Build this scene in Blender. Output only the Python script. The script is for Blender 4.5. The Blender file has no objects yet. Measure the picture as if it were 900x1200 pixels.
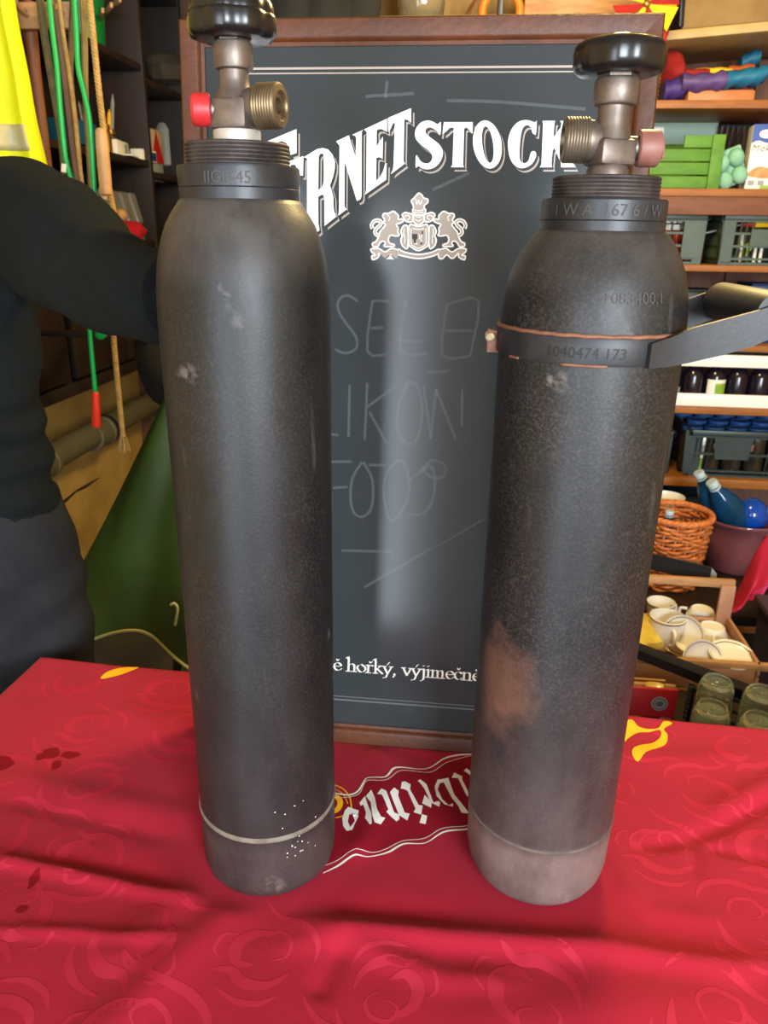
import bpy, bmesh, math, random
from mathutils import Vector, Matrix, Euler, noise
from mathutils.geometry import tessellate_polygon
from math import sin, cos, pi, radians, atan2, sqrt
random.seed(7)
SC = bpy.context.scene
COL = SC.collection
LETTERS={'F':[[(-1745,7197),(-1261,7380),(-1261,7139),(-1327,7120),(-1336,7176),(-1374,7241),(-1433,7262),(-1541,7219),(-1545,6854),(-1497,6865),(-1460,6920),(-1462,6677),(-1498,6744),(-1547,6743),(-1553,6180),(-1504,6124),(-1768,5900),(-1703,6063),(-1687,7094)]],'E':[[(-1478,7008),(-1184,7109),(-1189,6911),(-1216,6909),(-1244,6976),(-1280,7022),(-1328,7017),(-1331,6778),(-1293,6789),(-1280,6845),(-1261,6845),(-1262,6657),(-1293,6690),(-1329,6679),(-1332,6195),(-1258,6298),(-1185,6457),(-1185,6208),(-1469,5974),(-1443,6067),(-1436,6964)]],'R':[[(-1178,7098),(-1030,7181),(-971,7191),(-912,7178),(-862,7129),(-833,7054),(-833,6984),(-851,6902),(-886,6809),(-867,6760),(-848,6694),(-846,6605),(-836,6539),(-809,6489),(-943,6387),(-948,6682),(-963,6715),(-987,6709),(-1017,6692),(-1015,6414),(-1001,6341),(-1167,6214),(-1143,6300),(-1143,7085)],[(-1014,7102),(-1000,7129),(-971,7138),(-957,7118),(-954,6912),(-957,6836),(-975,6792),(-1017,6759)]],'N':[[(-821,7258),(-681,7320),(-669,7280),(-605,7104),(-599,7291),(-614,7314),(-646,7324),(-526,7373),(-541,7354),(-533,6697),(-545,6669),(-583,6652),(-725,7055),(-723,6618),(-717,6585),(-695,6565),(-790,6497),(-782,6551),(-783,7216)]],'E2':[[(-517,7377),(-270,7483),(-267,7354),(-296,7367),(-320,7381),(-360,7381),(-379,7363),(-376,7206),(-357,7238),(-334,7275),(-309,7307),(-308,7080),(-324,7094),(-354,7101),(-376,7094),(-374,6862),(-337,6895),(-303,6949),(-276,7037),(-262,7041),(-263,6873),(-495,6717),(-480,6774),(-487,7354)]],'T':[[(-259,7491),(-13,7586),(-8,7444),(-23,7454),(-52,7475),(-83,7475),(-78,7100),(-77,7058),(-61,7038),(-215,6928),(-193,6971),(-185,7036),(-183,7449),(-206,7433),(-227,7386),(-252,7349)]],'S':[[(312,7447),(277,7430),(227,7453),(172,7466),(100,7447),(53,7397),(37,7335),(57,7273),(120,7217),(189,7172),(228,7127),(230,7082),(200,7045),(151,7042),(107,7064),(78,7104),(56,7115),(57,7001),(85,7013),(129,6990),(191,6981),(264,7002),(317,7054),(345,7122),(336,7184),(291,7240),(215,7291),(159,7335),(151,7374),(181,7397),(224,7391),(274,7358),(309,7328)]],'T2':[[(343,7450),(650,7450),(653,7336),(638,7347),(612,7380),(581,7399),(561,7386),(569,7026),(580,7004),(438,7003),(453,7026),(452,7386),(436,7399),(406,7391),(371,7358),(333,7332)]],'O':[[(969,7231),(974,7178),(972,7128),(961,7082),(943,7044),(919,7016),(890,6998),(857,6992),(822,6997),(787,7015),(753,7044),(723,7081),(697,7127),(678,7177),(665,7230),(661,7283),(664,7333),(675,7377),(693,7415),(717,7442),(746,7460),(779,7466),(813,7460),(848,7442),(881,7415),(912,7377),(937,7333),(957,7283)],[(879,7230),(887,7175),(888,7125),(882,7085),(871,7059),(855,7050),(835,7059),(814,7085),(794,7125),(776,7175),(763,7230),(756,7285),(755,7335),(760,7374),(772,7399),(788,7408),(807,7400),(828,7374),(848,7335),(866,7285)]],'C':[[(1321,7458),(1301,7447),(1252,7463),(1193,7469),(1123,7447),(1067,7386),(1037,7298),(1037,7208),(1061,7108),(1108,7035),(1176,6998),(1248,7007),(1305,7047),(1337,7109),(1336,7148),(1315,7167),(1291,7162),(1277,7137),(1267,7086),(1239,7052),(1197,7052),(1171,7086),(1162,7175),(1163,7287),(1175,7375),(1202,7414),(1237,7419),(1267,7392),(1284,7348),(1309,7329),(1322,7342)]],'K':[[(1382,7461),(1512,7461),(1505,7436),(1507,7304),(1523,7320),(1576,7397),(1581,7436),(1565,7461),(1674,7461),(1664,7398),(1614,7287),(1664,7188),(1689,7132),(1735,7043),(1758,7010),(1607,7009),(1607,7048),(1526,7199),(1508,7176),(1505,7042),(1515,7009),(1386,7008),(1402,7036),(1390,7436)]]}
EMBLEM={'lion':[[(-177,6553),(-140,6531),(-114,6501),(-116,6471),(-72,6474),(-57,6450),(-100,6423),(-137,6413),(-114,6377),(-115,6333),(-100,6301),(-141,6288),(-200,6297),(-221,6250),(-201,6216),(-159,6205),(-158,6181),(-271,6179),(-257,6215),(-280,6235),(-317,6214),(-338,6176),(-396,6178),(-402,6213),(-362,6234),(-336,6284),(-322,6333),(-276,6389),(-262,6410),(-288,6430),(-271,6458),(-294,6492),(-283,6527),(-228,6530)],[(434,6537),(488,6535),(501,6501),(481,6467),(500,6440),(476,6419),(492,6398),(541,6344),(557,6296),(586,6248),(626,6228),(624,6193),(567,6189),(543,6226),(506,6247),(485,6226),(501,6191),(390,6189),(389,6213),(429,6225),(447,6260),(423,6305),(365,6295),(324,6306),(337,6338),(332,6383),(352,6419),(316,6428),(271,6453),(284,6478),(328,6476),(324,6506),(347,6536),(383,6559)]],'rib':[[(-417,6152),(-330,6160),(-255,6123),(-189,6162),(-107,6140),(-104,6060),(-149,6049),(-194,6089),(-246,6050),(-286,6064),(-329,6108),(-328,6063),(-395,6032),(-406,6079),(-366,6086),(-407,6114)],[(638,6130),(600,6102),(640,6096),(632,6049),(565,6078),(563,6122),(524,6077),(485,6062),(432,6099),(390,6058),(345,6067),(342,6147),(422,6172),(489,6135),(560,6174),(645,6168)],[(-110,6157),(-32,6123),(120,6104),(260,6127),(344,6164),(346,6119),(268,6080),(121,6054),(-33,6075),(-108,6098)]],'mant':[[(-41,6408),(-5,6378),(-1,6167),(-64,6187),(-86,6252),(-70,6294),(-89,6336),(-70,6387)],[(288,6392),(310,6341),(295,6299),(314,6258),(296,6192),(235,6170),(224,6381),(258,6412)]],'scr':[[(-79,6515),(-45,6540),(-4,6533),(47,6514),(39,6445),(2,6436),(-39,6451),(-61,6483)],[(272,6486),(253,6455),(213,6439),(176,6447),(163,6515),(212,6535),(253,6544),(289,6519)]],'shield':[[(-2,6385),(35,6416),(109,6396),(182,6418),(221,6388),(228,6215),(191,6172),(118,6138),(43,6170),(4,6212)]],'helm':[[(58,6520),(153,6521),(166,6449),(138,6422),(109,6405),(76,6421),(49,6448)]],'crown':[[(101,6741),(139,6718),(157,6691),(201,6678),(203,6639),(171,6618),(168,6586),(185,6566),(163,6515),(55,6514),(36,6565),(46,6585),(37,6617),(18,6660),(41,6681),(66,6711)]]}
EMTAIL=[[(-333,6291),(-371,6318),(-365,6360),(-321,6402),(-310,6437),(-344,6453),(-389,6440),(-413,6401),(-402,6366)],[(616,6379),(624,6414),(598,6452),(554,6464),(521,6447),(534,6413),(580,6372),(589,6331),(554,6303)]]
EMDARK=[[(42,6315),(100,6316),(102,6272),(85,6252),(86,6218),(63,6218),(61,6251),(43,6271)],[(146,6344),(164,6345),(162,6314),(147,6314)],[(139,6230),(156,6231),(160,6205),(137,6205)]]
CHALK=[[(-554,5579),(-674,5645),(-770,5597),(-781,5482),(-695,5345),(-571,5185),(-569,5056),(-690,4998),(-813,5037)],[(-387,5594),(-208,5591)],[(-387,5594),(-435,5024),(-205,5003)],[(-409,5287),(-256,5298)],[(-3,5614),(-50,5047),(262,5021)],[(463,5601),(430,5014),(750,5012)],[(487,5579),(811,5620),(749,5023)],[(454,5282),(759,5289)],[(-101,5163),(198,5154)],[(-637,4637),(-641,4023)],[(-428,4668),(-448,3994)],[(-110,4630),(-423,4389)],[(-397,4329),(-178,3955)],[(46,4683),(-55,4415),(-59,4121),(44,3977),(166,4019),(224,4303),(195,4568),(118,4686),(41,4688)],[(228,4665),(337,4038)],[(374,4622),(337,4038)],[(374,4622),(629,4050)],[(674,4632),(695,4200)],[(259,4809),(521,4829)],[(-852,3713),(-599,3729)],[(-824,3394),(-645,3415)],[(-473,3729),(-596,3495),(-591,3159),(-474,3047),(-349,3171),(-343,3506),(-461,3730)],[(-397,3695),(-172,3705)],[(-49,3768),(-182,3590),(-200,3308),(-130,3052),(-53,3043),(79,3270),(95,3552),(27,3739),(-49,3768)],[(108,3527),(325,3714),(404,3592),(390,3311),(272,3125),(96,3116)],[(252,3686),(371,3791),(522,3723),(503,3596),(355,3577),(252,3686)],[(-867,4052),(-766,4038)],[(-503,7703),(14,7729)],[(-278,7853),(-289,7689)],[(364,7659),(932,7644),(1819,7574)],[(248,6772),(640,6947)],[(-417,2145),(410,2709)],[(-708,2609),(-74,2627)],[(444,2711),(1006,3097)]]
BORDER=[(-1859,7844),(-1715,7968),(1725,7994),(1886,7834)]
CLOTH={'cream':[[[(-1120,7140),(-990,7090),(-990,7020),(-980,7000),(-1020,6780),(-1080,6760),(-1130,6830),(-1160,6950),(-1150,7080)],[(-1090,7020),(-1050,7020),(-1010,6920),(-1050,6820),(-1090,6910)]],[[(-1000,7220),(-950,7340),(-910,7220),(-840,7040),(-810,6870),(-830,6850),(-900,6960),(-900,7050),(-950,7190),(-980,7170)]],[[(-940,7340),(-890,7450),(-830,7310),(-780,7100),(-720,6990),(-670,6990),(-710,6880),(-780,6890),(-820,6990),(-870,7230)]],[[(-810,7370),(-770,7460),(-710,7420),(-580,7100),(-520,7080),(-510,7010),(-540,6970),(-670,7080),(-650,7120),(-750,7350)]],[[(-660,7400),(-620,7500),(-560,7460),(-560,7380),(-460,7120),(-400,7110),(-420,7000),(-520,7070)]],[[(-540,7510),(-540,7640),(-500,7660),(-430,7620),(-430,7530),(-310,7270),(-260,7260),(-270,7110),(-360,7140),(-340,7200),(-460,7500),(-510,7520)]],[[(-260,7120),(-200,7100),(-210,6970),(-280,6980)]],[[(-350,7700),(-320,7730),(-240,7660),(-140,7340),(-80,7370),(-60,7340),(-70,7270),(-170,7330),(-260,7570),(-310,7650)]],[[(-250,7460),(-160,7340),(-160,7240),(-270,7300)]],[[(-140,7640),(-110,7780),(30,7810),(10,7750),(-80,7720),(-100,7600),(-40,7410),(40,7310),(90,7350),(90,7290),(-10,7320),(-110,7460)]],[[(-30,7730),(20,7810),(100,7510),(280,7200),(190,7200),(150,7310),(70,7450)]],[[(60,7810),(90,7910),(190,7850),(190,7790),(290,7500),(250,7490),(140,7810)]],[[(210,7960),(240,8010),(330,7920),(430,7610),(380,7610),(280,7890)]],[[(360,8050),(400,8120),(490,8040),(580,7700),(650,7740),(610,7610),(530,7640),(440,8000)]]],'lines':[([(-1460,7370),(-1310,7350),(-1140,7340),(-1040,7430),(-980,7640),(-890,7670),(-740,7670),(-660,7860),(-560,7920),(-340,7930),(-180,8030),(-30,8180),(140,8260),(340,8310),(550,8430)],24),([(-1450,7310),(-1290,7280),(-1120,7310),(-1020,7390),(-960,7610),(-730,7610),(-610,7810),(-520,7870),(-290,7880),(-140,7960),(20,8120),(340,8290),(550,8400)],7),([(-1250,6230),(-1120,6320),(-960,6480),(-760,6480),(-620,6550),(-450,6690),(-210,6760),(-20,6930),(260,7010),(530,7160)],7),([(-1230,6140),(-1100,6250),(-950,6410),(-790,6420),(-590,6510),(-430,6650),(-200,6690),(0,6880),(260,6960),(520,7100)],24)],'panel':[[(-1440,7290),(-1290,7280),(-1120,7310),(-1020,7390),(-960,7610),(-730,7610),(-610,7810),(-520,7870),(-290,7880),(-140,7960),(20,8120),(340,8290),(550,8400),(530,7160),(260,7010),(-20,6930),(-210,6760),(-450,6690),(-620,6550),(-760,6480),(-960,6480),(-1120,6320),(-1250,6230)]],'yellow':[[(-1380,7340),(-1310,7340),(-1230,7290),(-1190,7200),(-1200,7090),(-1250,7020),(-1320,7020),(-1260,7120),(-1270,7230)],[(2340,9200),(2500,9330),(2560,9190),(2670,9140),(2830,9180),(2940,9350),(3050,9320),(2900,9170),(2920,9040),(2850,8830),(2720,8710),(2540,8590),(2410,8400),(2360,8510),(2390,8650),(2500,8750),(2680,8830),(2820,8990),(2840,9140),(2680,9070),(2530,9040),(2390,8910),(2310,8810),(2250,8920)],[(-5180,9360),(-5180,9550),(-5040,9690),(-4760,9770),(-4860,9590),(-5000,9450)]],'ylines':[([(-1340,7500),(-1210,7420),(-1120,7280),(-1080,7120)],14),([(-1320,7420),(-1220,7350),(-1130,7190)],8),([(-1240,6950),(-1160,6990),(-1100,7060)],14)]}

# ------------------------------------------------------------------ camera
F = 900.0                                   # focal length in pixels of the 900x1200 frame
TH, YAW, ROLL = radians(20), radians(6), radians(0.8)
EYE = Vector((0, 0, 1.38))
_f0 = Vector((-sin(YAW), cos(YAW), 0)); _r0 = Vector((cos(YAW), sin(YAW), 0)); _u0 = Vector((0, 0, 1))
FWD = _f0*cos(TH) - _u0*sin(TH); _uc = _u0*cos(TH) + _f0*sin(TH)
RGT = _r0*cos(ROLL) + _uc*sin(ROLL); UPV = _uc*cos(ROLL) - _r0*sin(ROLL)
cam = bpy.data.cameras.new('camera'); cam.sensor_width = 36; cam.lens = F/1200*36
cam.dof.use_dof = True; cam.dof.focus_distance = 0.72; cam.dof.aperture_fstop = 13
cam.clip_start = 0.02
camo = bpy.data.objects.new('camera', cam); COL.objects.link(camo)
camo.matrix_world = Matrix(((RGT.x, UPV.x, -FWD.x, EYE.x), (RGT.y, UPV.y, -FWD.y, EYE.y),
                            (RGT.z, UPV.z, -FWD.z, EYE.z), (0, 0, 0, 1)))
SC.camera = camo

# ------------------------------------------------------------------ world, daylight, exposure
w = bpy.data.worlds.new('world'); SC.world = w; w.use_nodes = True
w.node_tree.nodes['Background'].inputs[0].default_value = (0.75, 0.85, 1.0, 1)
w.node_tree.nodes['Background'].inputs[1].default_value = 0.6
SC.view_settings.view_transform = 'Standard'; SC.view_settings.look = 'None'
SC.view_settings.gamma = 1; SC.view_settings.use_curve_mapping = False
SC.view_settings.exposure = 0.5

def area(name, loc, target, sx, sy, power, col):
    l = bpy.data.lights.new(name, 'AREA'); l.shape = 'RECTANGLE'; l.size = sx; l.size_y = sy
    l.energy = power; l.color = col
    o = bpy.data.objects.new(name, l); COL.objects.link(o); o.location = loc
    o.rotation_euler = (Vector(target)-Vector(loc)).to_track_quat('-Z', 'Y').to_euler()
    return o
# daylight in the doorway and the window of the wall behind the photographer
area('doorway_daylight', (-0.70, -1.82, 1.03), (-0.70, 0, 1.03), 0.86, 2.0, 42, (0.79, 0.89, 1.0))
area('window_daylight', (1.05, -1.82, 1.55), (.4, .6, .9), 1.05, 1.05, 112, (0.80, 0.90, 1.0))

def at(px, py, X=None, Y=None, Z=None):
    """the place in the room where the sight line of an image point meets a plane of the room"""
    d = FWD + RGT*((px-450)/F) - UPV*((py-600)/F)
    t = (X-EYE.x)/d.x if X is not None else (Y-EYE.y)/d.y if Y is not None else (Z-EYE.z)/d.z
    return EYE + d*t

# ------------------------------------------------------------------ materials
def hexc(h):
    r = []
    for i in (0, 2, 4):
        c = int(h[i:i+2], 16)/255
        r.append(c/12.92 if c < .04045 else ((c+.055)/1.055)**2.4)
    return (*r, 1)
MATS = {}
def mat(name, c1, c2=None, rough=.5, metal=0, scale=12, lo=.4, hi=.62, bump=0, bscale=None, stretch=(1, 1, 1),
        spec=.5, trans=0, alpha=1, detail=5, sheen=0, coat=0, emit=0, ior=1.45):
    if name in MATS: return MATS[name]
    m = bpy.data.materials.new(name); m.use_nodes = True; nt = m.node_tree; b = nt.nodes['Principled BSDF']
    c1 = hexc(c1) if isinstance(c1, str) else c1
    b.inputs['Base Color'].default_value = c1; b.inputs['Roughness'].default_value = rough
    b.inputs['Metallic'].default_value = metal; b.inputs['Specular IOR Level'].default_value = spec
    b.inputs['Transmission Weight'].default_value = trans; b.inputs['Alpha'].default_value = alpha
    b.inputs['IOR'].default_value = ior
    b.inputs['Sheen Weight'].default_value = sheen; b.inputs['Coat Weight'].default_value = coat
    tc = nt.nodes.new('ShaderNodeTexCoord'); mp = nt.nodes.new('ShaderNodeMapping')
    mp.inputs['Scale'].default_value = stretch; nt.links.new(tc.outputs['Object'], mp.inputs[0])
    n = nt.nodes.new('ShaderNodeTexNoise'); n.inputs['Scale'].default_value = scale; n.inputs['Detail'].default_value = detail
    n.inputs['Roughness'].default_value = .6
    nt.links.new(mp.outputs[0], n.inputs['Vector'])
    if c2 is not None:
        c2 = hexc(c2) if isinstance(c2, str) else c2
        r = nt.nodes.new('ShaderNodeValToRGB'); r.color_ramp.elements[0].position = lo; r.color_ramp.elements[1].position = hi
        r.color_ramp.elements[0].color = c1; r.color_ramp.elements[1].color = c2
        nt.links.new(n.outputs[0], r.inputs[0]); nt.links.new(r.outputs[0], b.inputs['Base Color'])
    if bump:
        n2 = nt.nodes.new('ShaderNodeTexNoise'); n2.inputs['Scale'].default_value = bscale or scale*4; n2.inputs['Detail'].default_value = 4
        nt.links.new(mp.outputs[0], n2.inputs['Vector'])
        bp = nt.nodes.new('ShaderNodeBump'); bp.inputs['Strength'].default_value = bump; bp.inputs['Distance'].default_value = .004
        nt.links.new(n2.outputs[0], bp.inputs['Height']); nt.links.new(bp.outputs[0], b.inputs['Normal'])
    MATS[name] = m
    return m

def steel_mat(name, foot_z, dusty, rust=None, footd=.3):
    """worn black cylinder paint: dust in the pores, dirt at the foot and shoulder, a rust patch"""
    m = bpy.data.materials.new(name); m.use_nodes = True; nt = m.node_tree; b = nt.nodes['Principled BSDF']; L = nt.links.new
    tc = nt.nodes.new('ShaderNodeTexCoord')
    def ns(scale, detail, st=(1, 1, 1), rough=.6):
        mp = nt.nodes.new('ShaderNodeMapping'); mp.inputs['Scale'].default_value = st; L(tc.outputs['Object'], mp.inputs[0])
        n = nt.nodes.new('ShaderNodeTexNoise'); n.inputs['Scale'].default_value = scale; n.inputs['Detail'].default_value = detail
        n.inputs['Roughness'].default_value = rough; L(mp.outputs[0], n.inputs[0]); return n.outputs[0]
    def mr(v, a, c, d=0., e=1.):
        x = nt.nodes.new('ShaderNodeMapRange'); x.inputs[1].default_value = a; x.inputs[2].default_value = c
        x.inputs[3].default_value = d; x.inputs[4].default_value = e; L(v, x.inputs[0]); return x.outputs[0]
    def mth(op, a, c):
        x = nt.nodes.new('ShaderNodeMath'); x.operation = op
        for i, v in enumerate((a, c)):
            if isinstance(v, (int, float)): x.inputs[i].default_value = v
            else: L(v, x.inputs[i])
        return x.outputs[0]
    def mix(f, a, c):
        x = nt.nodes.new('ShaderNodeMix'); x.data_type = 'RGBA'; L(f, x.inputs[0])
        for i, v in ((6, a), (7, c)):
            if isinstance(v, str): x.inputs[i].default_value = hexc(v)
            else: L(v, x.inputs[i])
        return x.outputs[2]
    sp = nt.nodes.new('ShaderNodeSeparateXYZ'); L(tc.outputs['Object'], sp.inputs[0])
    fine = ns(420, 3); mid = ns(22, 6, (1, 1, .55)); big = ns(7, 4); streak = ns(30, 3, (1, 1, .12))
    col = mix(mr(mid, .35, .7), '101113', '171718')
    dust = mth('MULTIPLY', mr(fine, .45, .75), mr(big, .35, .7, .15, 1.))
    col = mix(mth('MULTIPLY', dust, dusty), col, '4c4542')
    scr = mth('MULTIPLY', mr(streak, .62, .72), mr(mid, .5, .7))
    col = mix(mth('MULTIPLY', scr, .35), col, '857c76')
    foot = mth('ADD', mr(sp.outputs[2], foot_z+.006, foot_z-.012, 0, .65), mr(sp.outputs[2], foot_z+.22, foot_z, 0, .35))
    foot = mth('MULTIPLY', foot, mr(mid, .25, .6, .35, 1.))
    col = mix(mth('MULTIPLY', foot, footd), col, '8a736c')
    top = mth('MULTIPLY', mr(sp.outputs[2], .585, .63), mr(mid, .3, .62, .2, 1.))
    col = mix(mth('MULTIPLY', top, .55), col, '57504a')
    if rust:
        d = nt.nodes.new('ShaderNodeVectorMath'); d.operation = 'DISTANCE'; d.inputs[1].default_value = rust[0]
        mp = nt.nodes.new('ShaderNodeMapping'); mp.inputs['Scale'].default_value = (1, 1, .62)
        mp.inputs['Location'].default_value = (0, 0, 0); L(tc.outputs['Object'], mp.inputs[0]); L(mp.outputs[0], d.inputs[0])
        rr = mth('ADD', d.outputs['Value'], mth('MULTIPLY', mth('SUBTRACT', ns(34, 5), .5), .05))
        col = mix(mth('MULTIPLY', mr(rr, rust[1]*1.25, rust[1]*.5, 0, .6), mr(mid, .3, .6, .55, 1.)), col, '75503f')
    sc = mth('MULTIPLY', mr(ns(9, 2, (1, 1, 1)), .66, .70), mr(ns(60, 4), .5, .62))
    col = mix(mth('MULTIPLY', sc, .5), col, '8b817b')
    L(col, b.inputs['Base Color'])
    L(mr(mid, .3, .7, .40, .52), b.inputs['Roughness']); b.inputs['Specular IOR Level'].default_value = .42
    bp = nt.nodes.new('ShaderNodeBump'); bp.inputs['Strength'].default_value = .12; bp.inputs['Distance'].default_value = .001
    L(fine, bp.inputs['Height']); L(bp.outputs[0], b.inputs['Normal'])
    return m

M_slate = mat('slate_panel', '363c3e', '313638', rough=.17, scale=3, lo=.3, hi=.7)
M_brown = mat('board_wood', '592c0e', '47230b', rough=.5, scale=18, stretch=(1, 1, 1), bump=.15, bscale=120)
M_cream = mat('cream_print', 'f4efe4', rough=.55)
M_white = mat('white_print', 'f7f4ee', rough=.55)
M_tan = mat('tan_print', 'a3958a', rough=.55)
M_shade = mat('dark_print', '1a1e20', rough=.5)
M_chalk = mat('chalk_smear', 'c4ccd2', rough=.9, alpha=.08)
M_brass = mat('worn_brass', '675c54', '7a6d63', rough=.46, metal=.7, scale=60, bump=.03, bscale=400)
M_brass2 = mat('bright_brass', '7c6b50', '6a5a42', rough=.44, metal=.75, scale=60)
M_black = mat('black_bakelite', '131211', '191716', rough=.25, scale=20, bump=.03)
M_redcap = mat('red_plastic', 'c02a2e', 'a52226', rough=.45, scale=30)
M_brncap = mat('brown_plastic', '8a5b50', '7a4c42', rough=.5, scale=30)
M_zinc = mat('zinc_washer', 'b9b4aa', rough=.45, metal=.4)
M_ring = mat('thread_steel', '4a403c', '2e2826', rough=.6, metal=.3, scale=30, bump=.2)
M_cloth = mat('red_cotton', 'a81b32', '9c162c', rough=.8, scale=5, lo=.3, hi=.7, bump=.12, bscale=900, spec=.2, sheen=.06)
M_tone = mat('red_tonal_print', 'b5283f', 'ab2139', rough=.8, scale=5, spec=.25)
M_deep = mat('deep_red_print', '8a0e22', rough=.8, spec=.25)
M_yel = mat('yellow_print', 'f5b312', 'f7c51d', rough=.75, scale=14)
M_pale = mat('pale_wood', 'b78a5c', 'a2764a', rough=.6, scale=14, stretch=(1, 1, 6), bump=.15)
M_orange = mat('orange_wood', '9a5f22', '8a531c', rough=.5, scale=10, stretch=(1, 6, 6), bump=.1)
M_fascia = mat('fascia_wood', '7a4a2c', '6b3f25', rough=.55, scale=10, stretch=(1, 6, 6))
M_dark = mat('dark_wood', '2a1e17', '20170f', rough=.5, scale=8, stretch=(3, 3, .6), bump=.1)
M_jack = mat('dark_fleece', '0f1414', '0b0f0f', rough=.95, scale=9, spec=.2, bump=.35, bscale=60)
M_trou = mat('charcoal_twill', '232427', '1c1d21', rough=.9, spec=.2, scale=9, bump=.2, bscale=300)
M_skin = mat('skin', 'c08f78', 'b5826b', rough=.55, scale=20)
M_hair = mat('brown_hair', '2e2119', rough=.7)
M_hiv = mat('fluorescent_yellow', 'e6e60a', 'dede06', rough=.7, scale=6, bump=.1)
M_refl = mat('reflective_tape', 'b2a877', 'c2b98a', rough=.45, scale=20)
M_gplast = mat('bright_green_plastic', '0fa54a', rough=.35)
M_rope = mat('tan_rope', 'b08d50', '9c7a42', rough=.85, scale=80)
M_rope2 = mat('olive_strap', '5d5234', '4d4429', rough=.9, scale=60)
M_hand = mat('orange_red_plastic', 'd5371f', rough=.4)
M_wood3 = mat('turned_wood', 'c09565', 'ae8556', rough=.5, scale=20)
M_rust = mat('brown_stick', '7c4a26', '69391b', rough=.6, scale=14, stretch=(4, 4, 1))
M_wall = mat('stained_plaster', 'dcb866', 'ad8a48', rough=.9, scale=3.2, lo=.35, hi=.7, bump=.6, bscale=14)
M_pipe = mat('grey_pipe', '6e6a52', '625d46', rough=.5, scale=14)
M_floor = mat('concrete', '4a443d', '37322d', rough=.85, scale=4, bump=.3)
M_ceil = mat('ceiling_boards', '8b7a62', '7c6b55', rough=.8, scale=6)
M_backw = mat('brown_boarding', '6c4936', '5a3b2b', rough=.7, scale=6, stretch=(4, 1, .6))
M_tarp = mat('green_nylon', '35501a', '2c4515', rough=.55, scale=6, bump=.15, bscale=30)
M_pip = mat('pale_piping', 'b9b877', rough=.6)
M_crate = mat('grey_green_plastic', '42513f', '3a4838', rough=.45, scale=20)
M_crate2 = mat('slate_plastic', '2e3a3d', '28332f', rough=.4, scale=20)
M_blackp = mat('black_plastic', '15161a', rough=.4)
M_gwood = mat('green_painted_wood', '5a8c28', '4d7d22', rough=.6, scale=14, stretch=(1, 4, 4), bump=.15)
M_mint = mat('mint_pulp', '8cc0a5', '7db396', rough=.85, scale=20, bump=.2)
M_card = mat('cardboard', '8f7446', '83683b', rough=.8, scale=10)
M_milkw = mat('carton_white', 'ece7da', rough=.45)
M_blue = mat('carton_blue', '0f3f98', rough=.4)
M_navy = mat('navy_print', '1b3566', rough=.5)
M_por = mat('porcelain', 'ece8dc', 'e6e1d2', rough=.22, scale=10)
M_gold = mat('gilt_line', '8b6730', rough=.3, metal=.6)
M_wick = mat('wicker', 'b2602a', 'c9783c', rough=.5, scale=60)
M_pot = mat('maroon_glaze', '7d4a4e', '704146', rough=.2, scale=14, coat=.5)
M_bbot = mat('blue_bottle', (.02, .16, .36, 1), rough=.08, trans=.75, ior=1.3)
M_bcap = mat('pale_cap', 'a9bdc0', rough=.45)
M_blid = mat('blue_lid', '27497f', '2d5089', rough=.35, scale=20)
M_glass = mat('clear_glass', (.86, .93, .88, 1), rough=.03, trans=1, ior=1.45)
M_pink = mat('pink_cloth', 'c0203f', 'b3183a', rough=.7, scale=6)
M_bin = mat('dark_violet_plastic', '423a49', '3a3340', rough=.6, scale=8)
M_red = mat('red_paint', 'b0151f', rough=.5)
M_gray = mat('grey_print', '8d8f88', rough=.5)
M_lime = mat('lime_print', '8fae2e', '6f9a2a', rough=.5, scale=40)
M_purp = mat('purple_nylon', '4c3a72', '57437c', rough=.55, scale=12)
M_teal = mat('teal_nylon', '125a80', '186a90', rough=.55, scale=12)
M_rcloth = mat('red_cloth', '9c1c18', '8a1816', rough=.8, scale=12)
M_redbox = mat('dark_red_card', '8a1c24', rough=.6)
M_tray = mat('white_plastic', 'efeae0', rough=.4)
M_darkfab = mat('black_fabric', '24241f', '1c1c18', rough=.9, scale=12)
M_clear = mat('clear_plastic', (.8, .85, .85, 1), rough=.15, trans=.85, ior=1.2)
M_dirty = mat('dusty_canvas', '574a37', '473c2c', rough=.9, scale=20)

# ------------------------------------------------------------------ mesh helpers
def box(bm, c, s, rot=None, mi=0, bev=0):
    M = Matrix.Translation(c) @ (rot.to_matrix().to_4x4() if rot else Matrix()) @ Matrix.Diagonal((*s, 1))
    r = bmesh.ops.create_cube(bm, size=1, matrix=M)
    fs = {f for v in r['verts'] for f in v.link_faces}
    for f in fs: f.material_index = mi
    if bev:
        es = list({e for v in r['verts'] for e in v.link_edges})
        n0 = set(bm.faces)
        bmesh.ops.bevel(bm, geom=es, offset=bev, segments=2, affect='EDGES', profile=.5)
        for f in bm.faces:
            if f not in n0: f.material_index = mi
def frame_of(d):
    d = d.normalized(); a = Vector((0, 0, 1)) if abs(d.z) < .9 else Vector((1, 0, 0))
    u = d.cross(a).normalized(); return u, u.cross(d).normalized()
def rings(bm, rs, closed=False, mi=0, cap=True):
    """skin a list of vertex rings (lists of Vector)"""
    R = [[bm.verts.new(p) for p in r] for r in rs]; n = len(R[0]); m = len(R)
    for i in range(m if closed else m-1):
        a, b = R[i], R[(i+1) % m]
        for j in range(n):
            f = bm.faces.new((a[j], a[(j+1) % n], b[(j+1) % n], b[j])); f.material_index = mi
    if cap and not closed:
        for r, s in ((R[0], -1), (R[-1], 1)):
            f = bm.faces.new(r[::s] if s < 0 else r); f.material_index = mi
    return R
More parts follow.
